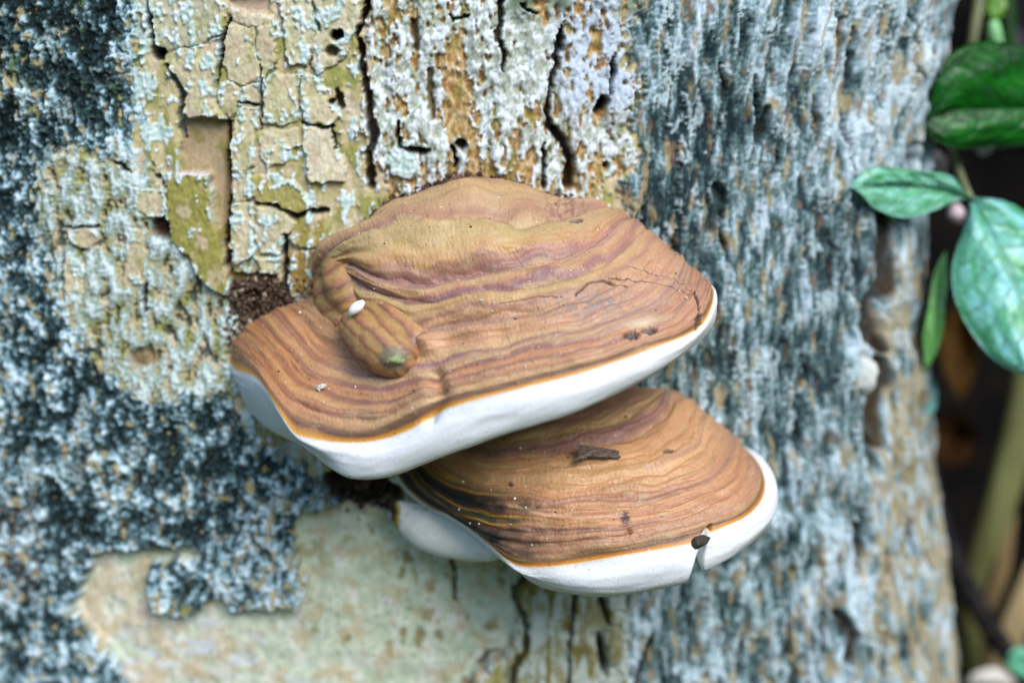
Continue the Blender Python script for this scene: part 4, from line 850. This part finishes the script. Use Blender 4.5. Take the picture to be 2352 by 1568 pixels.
# ------------------------------------------------------------------ plants beside the trunk
M_LEAF = vmat("leaf_material", 0.38, 0.55, 500, 0.10, 0.25, 900)
M_LEAFD = vmat("dark_leaf_material", 0.45, 0.4, 400, 0.12, 0.15, 700)
M_STEM = vmat("stem_material", 0.55, 0.35, 300, 0.15)
def leaf(name, e1, mid, e2, c0, c1, cv, mat, parent=None, nu=90, nv=26, dome=.0012, veins=7, seed=0, **k):
    """blade between two edge curves and a midrib, given from base to tip as (dx, dy, y mm)"""
    E1, Mi, E2 = [crom(np.array(e, float), nu) for e in (e1, mid, e2)]
    u = np.linspace(0, 1, nu)[:, None]; v = np.linspace(-1, 1, 2 * nv + 1)[None, :]; av = abs(v)
    K = np.where((v < 0)[..., None], Mi[:, None] * (1 - av[..., None]) + E1[:, None] * av[..., None], Mi[:, None] * (1 - av[..., None]) + E2[:, None] * av[..., None])
    ph = u * veins - av * 1.5 + .35 * fbm(u * 5 + 0 * v, v * 2 + 0 * u, 2, 505 + seed); vein = np.exp(-((np.mod(ph, 1) - .5) / .06) ** 2) * sst(0.02, .1, av) * sst(1, .8, av)
    mr = np.exp(-(av / .035) ** 2) * np.ones_like(u)
    net = fbm(u * 60 + 0 * v, v * 22 + 0 * u, 3, 500 + seed)
    P = at(K[..., 0], K[..., 1], K[..., 2] / 1000)
    n = vnormal(P); n = np.where((n @ np.array([0, -1., .3]))[..., None] < 0, -n, n)
    h = dome * (1 - (2 * av - 1) ** 2) + .0004 * net * (1 - mr) - .0006 * vein - .0008 * mr + .0012 * fbm(u * 3 + 0 * v, v * 1.5 + 0 * u, 2, 501 + seed)
    P = P + n * h[..., None]; nu_, nw = P.shape[:2]
    t = np.clip(.5 + .7 * fbm(u * 7 + 0 * v, v * 4 + 0 * u, 3, 502 + seed) + .25 * net, 0, 1)[..., None]
    C = rgb(*c0) * (1 - t) + rgb(*c1) * t; m = (np.maximum(vein * .75 * (.6 + .8 * np.clip(net + .5, 0, 1)), mr * .6))[..., None]; C = C * (1 - m) + rgb(*cv) * m
    top = P.reshape(-1, 3); bot = (P - n * .0002).reshape(-1, 3); F = grid_faces(nu_, nw); N0 = len(top)
    i = np.arange(N0).reshape(nu_, nw); ring = np.concatenate([i[0, :-1], i[:-1, -1], i[-1, :0:-1], i[:0:-1, 0]]); r2 = np.roll(ring, -1)
    side = np.stack([ring, r2, r2 + N0, ring + N0], 1)
    return mesh_np(name, np.vstack([top, bot]), np.vstack([F, F[:, ::-1] + N0, side]), mat, np.vstack([C.reshape(-1, 3), C.reshape(-1, 3) * .9]), parent, **k)
PALE = ((72, 160, 96), (140, 206, 190), (70, 124, 92))  # second tone paints the pale blue sky reflection into the leaf colour
pl = empty("leafy_plant", tuple(A3(2260, -60, 130)), label="leafy plant with veined green leaves painted with pale blue sky reflection touching the trunk edge", cat="plant")
leaf("leaf", [(2222, 449, 42), (2180, 402, 38), (2090, 389, 30), (2000, 388, 22), (1953, 431, 20)], [(2222, 452, 42), (2140, 432, 36), (2050, 427, 28), (1953, 432, 20)], [(2222, 456, 42), (2150, 480, 36), (2080, 500, 27), (2010, 474, 21), (1953, 433, 20)], *PALE, M_LEAF, pl, seed=1)
leaf("leaf", [(2229, 458, 42), (2212, 530, 42), (2188, 610, 40), (2195, 690, 38), (2240, 775, 34), (2300, 838, 28), (2405, 885, 20)], [(2231, 455, 42), (2290, 560, 38), (2345, 690, 32), (2405, 880, 20)], [(2235, 452, 42), (2330, 472, 46), (2430, 560, 48), (2470, 700, 40), (2410, 880, 20)], (70, 164, 104), (140, 212, 210), (64, 116, 84), M_LEAF, pl, seed=2, veins=9, dome=.003)  # pale blue tone here is sky reflection painted on the green blade
tube("stem", [A3(2228, 454, 43), A3(2202, 390, 60), A3(2188, 320, 80), A3(2215, 200, 105), A3(2260, -60, 130)], [.0012, .0013, .0014, .0016, .002], M_STEM, pl, col=rgb(120, 128, 92))
tube("bud", [A3(2192, 470, 62), A3(2196, 492, 62), A3(2200, 512, 62)], [.0016, .0030, .0010], M_STEM, pl, col=rgb(206, 186, 196))
tube("bud", [A3(2148, 350, 84), A3(2156, 375, 84), A3(2164, 402, 84)], [.0016, .0030, .0012], M_STEM, pl, col=rgb(206, 190, 194))
dl = empty("broad_leaf_plant", tuple(A3(2480, 245, 120)), label="plant with one broad dark green leaf beside the top of the trunk edge", cat="plant")
leaf("leaf", [(2560, 240, 66), (2480, 160, 62), (2380, 118, 58), (2305, 98, 52), (2240, 97, 48), (2180, 130, 46), (2145, 205, 46), (2128, 265, 48)], [(2560, 248, 66), (2290, 252, 52), (2200, 256, 48), (2128, 266, 48)], [(2560, 262, 66), (2480, 310, 62), (2380, 330, 58), (2290, 337, 52), (2215, 340, 48), (2155, 326, 46), (2124, 296, 47), (2128, 267, 48)], (0, 58, 4), (8, 104, 12), (24, 92, 44), M_LEAFD, dl, seed=3, veins=6, dome=.002)
tube("stem", [A3(2560, 250, 66), A3(2600, 270, 84), A3(2640, 420, 140)], [.0012, .0014, .002], M_STEM, dl, col=rgb(60, 110, 50))
tube("bud", [A3(2258, 322, 80), A3(2260, 338, 80), A3(2257, 358, 80)], [.0030, .0034, .0012], M_STEM, dl, col=rgb(206, 200, 214))
sh = empty("green_shoot", tuple(A3(2300, 330, 120)), label="bright green young shoot rising behind the broad dark leaf", cat="shoot")
tube("stem", [A3(2300, 330, 115), A3(2294, 150, 105), A3(2284, 80, 100), A3(2282, 48, 100)], [.002, .0022, .0026, .0016], M_STEM, sh, col=rgb(150, 214, 150))
leaf("leaf", [(2282, 50, 100), (2262, 30, 100), (2268, 0, 102), (2290, -30, 104)], [(2282, 50, 100), (2283, 20, 100), (2290, -30, 104)], [(2282, 50, 100), (2304, 30, 102), (2308, 0, 103), (2290, -30, 104)], (60, 120, 20), (110, 160, 30), (60, 110, 30), M_LEAF, sh, seed=4, nu=30, nv=8)
tube("stem", [A3(2316, 330, 128), A3(2318, 140, 128), A3(2312, -40, 130)], [.0035, .003, .003], M_STEM, sh, col=rgb(24, 64, 20))
sm = empty("seedling", tuple(A3(2165, 560, 90)), label="slender bright green leaf hanging at the trunk edge beside the large pale leaf", cat="seedling")
leaf("leaf", [(2168, 580, 58), (2142, 640, 52), (2128, 730, 47), (2124, 790, 48), (2118, 850, 52)], [(2169, 580, 58), (2155, 700, 49), (2145, 780, 49), (2118, 851, 52)], [(2170, 580, 58), (2170, 640, 54), (2168, 730, 50), (2158, 800, 50), (2119, 852, 52)], (128, 214, 104), (170, 236, 150), (70, 140, 60), M_LEAF, sm, seed=5, nu=50, nv=10)
s2 = empty("seedling", tuple(A3(2145, 870, 90)), label="small blue-green leaf on the trunk edge under the slender green leaf", cat="seedling")
leaf("leaf", [(2140, 872, 64), (2120, 900, 58), (2104, 940, 54), (2108, 968, 54)], [(2141, 872, 64), (2132, 920, 57), (2108, 969, 54)], [(2143, 872, 64), (2152, 905, 60), (2146, 945, 56), (2109, 970, 54)], (110, 176, 160), (150, 206, 196), (90, 150, 130), M_LEAF, s2, seed=6, nu=40, nv=10)
s3 = empty("seedling", tuple(A3(2380, 1560, 110)), label="blue-green leaf low beside the dark twig", cat="seedling")
leaf("leaf", [(2390, 1560, 110), (2345, 1555, 106), (2318, 1530, 104), (2316, 1505, 104)], [(2390, 1550, 110), (2350, 1525, 106), (2316, 1504, 104)], [(2390, 1520, 110), (2365, 1490, 107), (2335, 1486, 105), (2316, 1503, 104)], (90, 176, 140), (116, 196, 160), (70, 150, 110), M_LEAF, s3, seed=7, nu=40, nv=10)
M_STALK = pmat("stalk_material", (0.07, 0.075, 0.022), (0.13, 0.14, 0.05), 90, .7, .3, 4, .35, .65, .3, (1, 1, .15))
tube("thick_stalk", [A3(2372, 760, 150), A3(2352, 930, 145), A3(2316, 1090, 140), A3(2272, 1230, 138), A3(2240, 1330, 138), A3(2230, 1420, 140), A3(2250, 1700, 150)], [.0055, .0065, .0068, .0062, .0046, .0040, .004], M_STALK, seg=16, flat=.6, label="thick olive-green stalk slanting past the dark gap", cat="stalk")
M_STRAW = pmat("straw_material", (0.16, 0.11, 0.05), (0.32, 0.25, 0.13), 60, .8, .2, 4, .35, .65, .3, (1, 1, .2))
tube("dry_straw", [A3(2375, 1290, 165), A3(2345, 1400, 160), A3(2310, 1500, 160), A3(2280, 1640, 165)], [.0025, .0055, .006, .005], M_STRAW, seg=12, flat=.25, label="broad dry tan straw blade at the foot of the stalk", cat="straw")
tube("dry_straw", [A3(2325, 1180, 175), A3(2300, 1320, 172), A3(2268, 1440, 172), A3(2250, 1600, 175)], [.0015, .0035, .004, .003], M_STRAW, seg=12, flat=.25, label="narrow brown straw blade between the stalk and the broad straw", cat="straw")
M_TWIG = pmat("twig_material", (0.006, 0.006, 0.008), (0.03, 0.024, 0.022), 160, .9, .15, 4, .4, .7, .5)
tube("dark_twig", [A3(2120, 1010, 125), A3(2150, 1180, 118), A3(2205, 1320, 118), A3(2275, 1440, 122), A3(2350, 1545, 125), A3(2440, 1640, 130)], [.003, .0042, .0045, .0042, .004, .004], M_TWIG, seg=12, jitter=.12, label="blackened twig crossing the dark gap beside the trunk", cat="twig")
M_DEAD = vmat("dead_leaf_material", .9, .15, 300, .25)
def dead(x, y, w, h, ymm, c0, c1, seed, label):
    o = leaf("dead_leaf", [(x, y - h, ymm), (x - w, y - .3 * h, ymm + 4), (x - .8 * w, y + .4 * h, ymm), (x, y + h, ymm - 4)], [(x, y - h, ymm), (x + .1 * w, y, ymm + 8), (x, y + h, ymm - 4)], [(x, y - h, ymm), (x + w, y - .4 * h, ymm), (x + .7 * w, y + .5 * h, ymm + 4), (x, y + h, ymm - 4)], c0, c1, (60, 40, 20), M_DEAD, None, nu=40, nv=10, seed=seed, label=label, cat="dead leaf")
dead(2205, 800, 45, 120, 170, (62, 42, 10), (84, 58, 16), 20, "brown dead leaf hanging in the gap behind the slender green leaf")
dead(2190, 1010, 55, 70, 175, (44, 26, 8), (78, 46, 14), 21, "dark brown dead leaf in the gap above the twig")
dead(2225, 1330, 40, 60, 170, (70, 52, 42), (110, 84, 70), 22, "curled grey-brown dead leaf behind the twig")
dead(2330, 30, 30, 110, 190, (60, 58, 66), (90, 84, 96), 23, "greyish dead leaf behind the green shoot")
tube("pale_shard", [A3(2222, 1572, 108), A3(2250, 1556, 106), A3(2290, 1552, 106), A3(2330, 1572, 108)], [.0012, .003, .003, .0012], M_FLAKE, seg=12, flat=.4, label="pale whitish shard lying under the blue-green leaf by the twig", cat="shard")
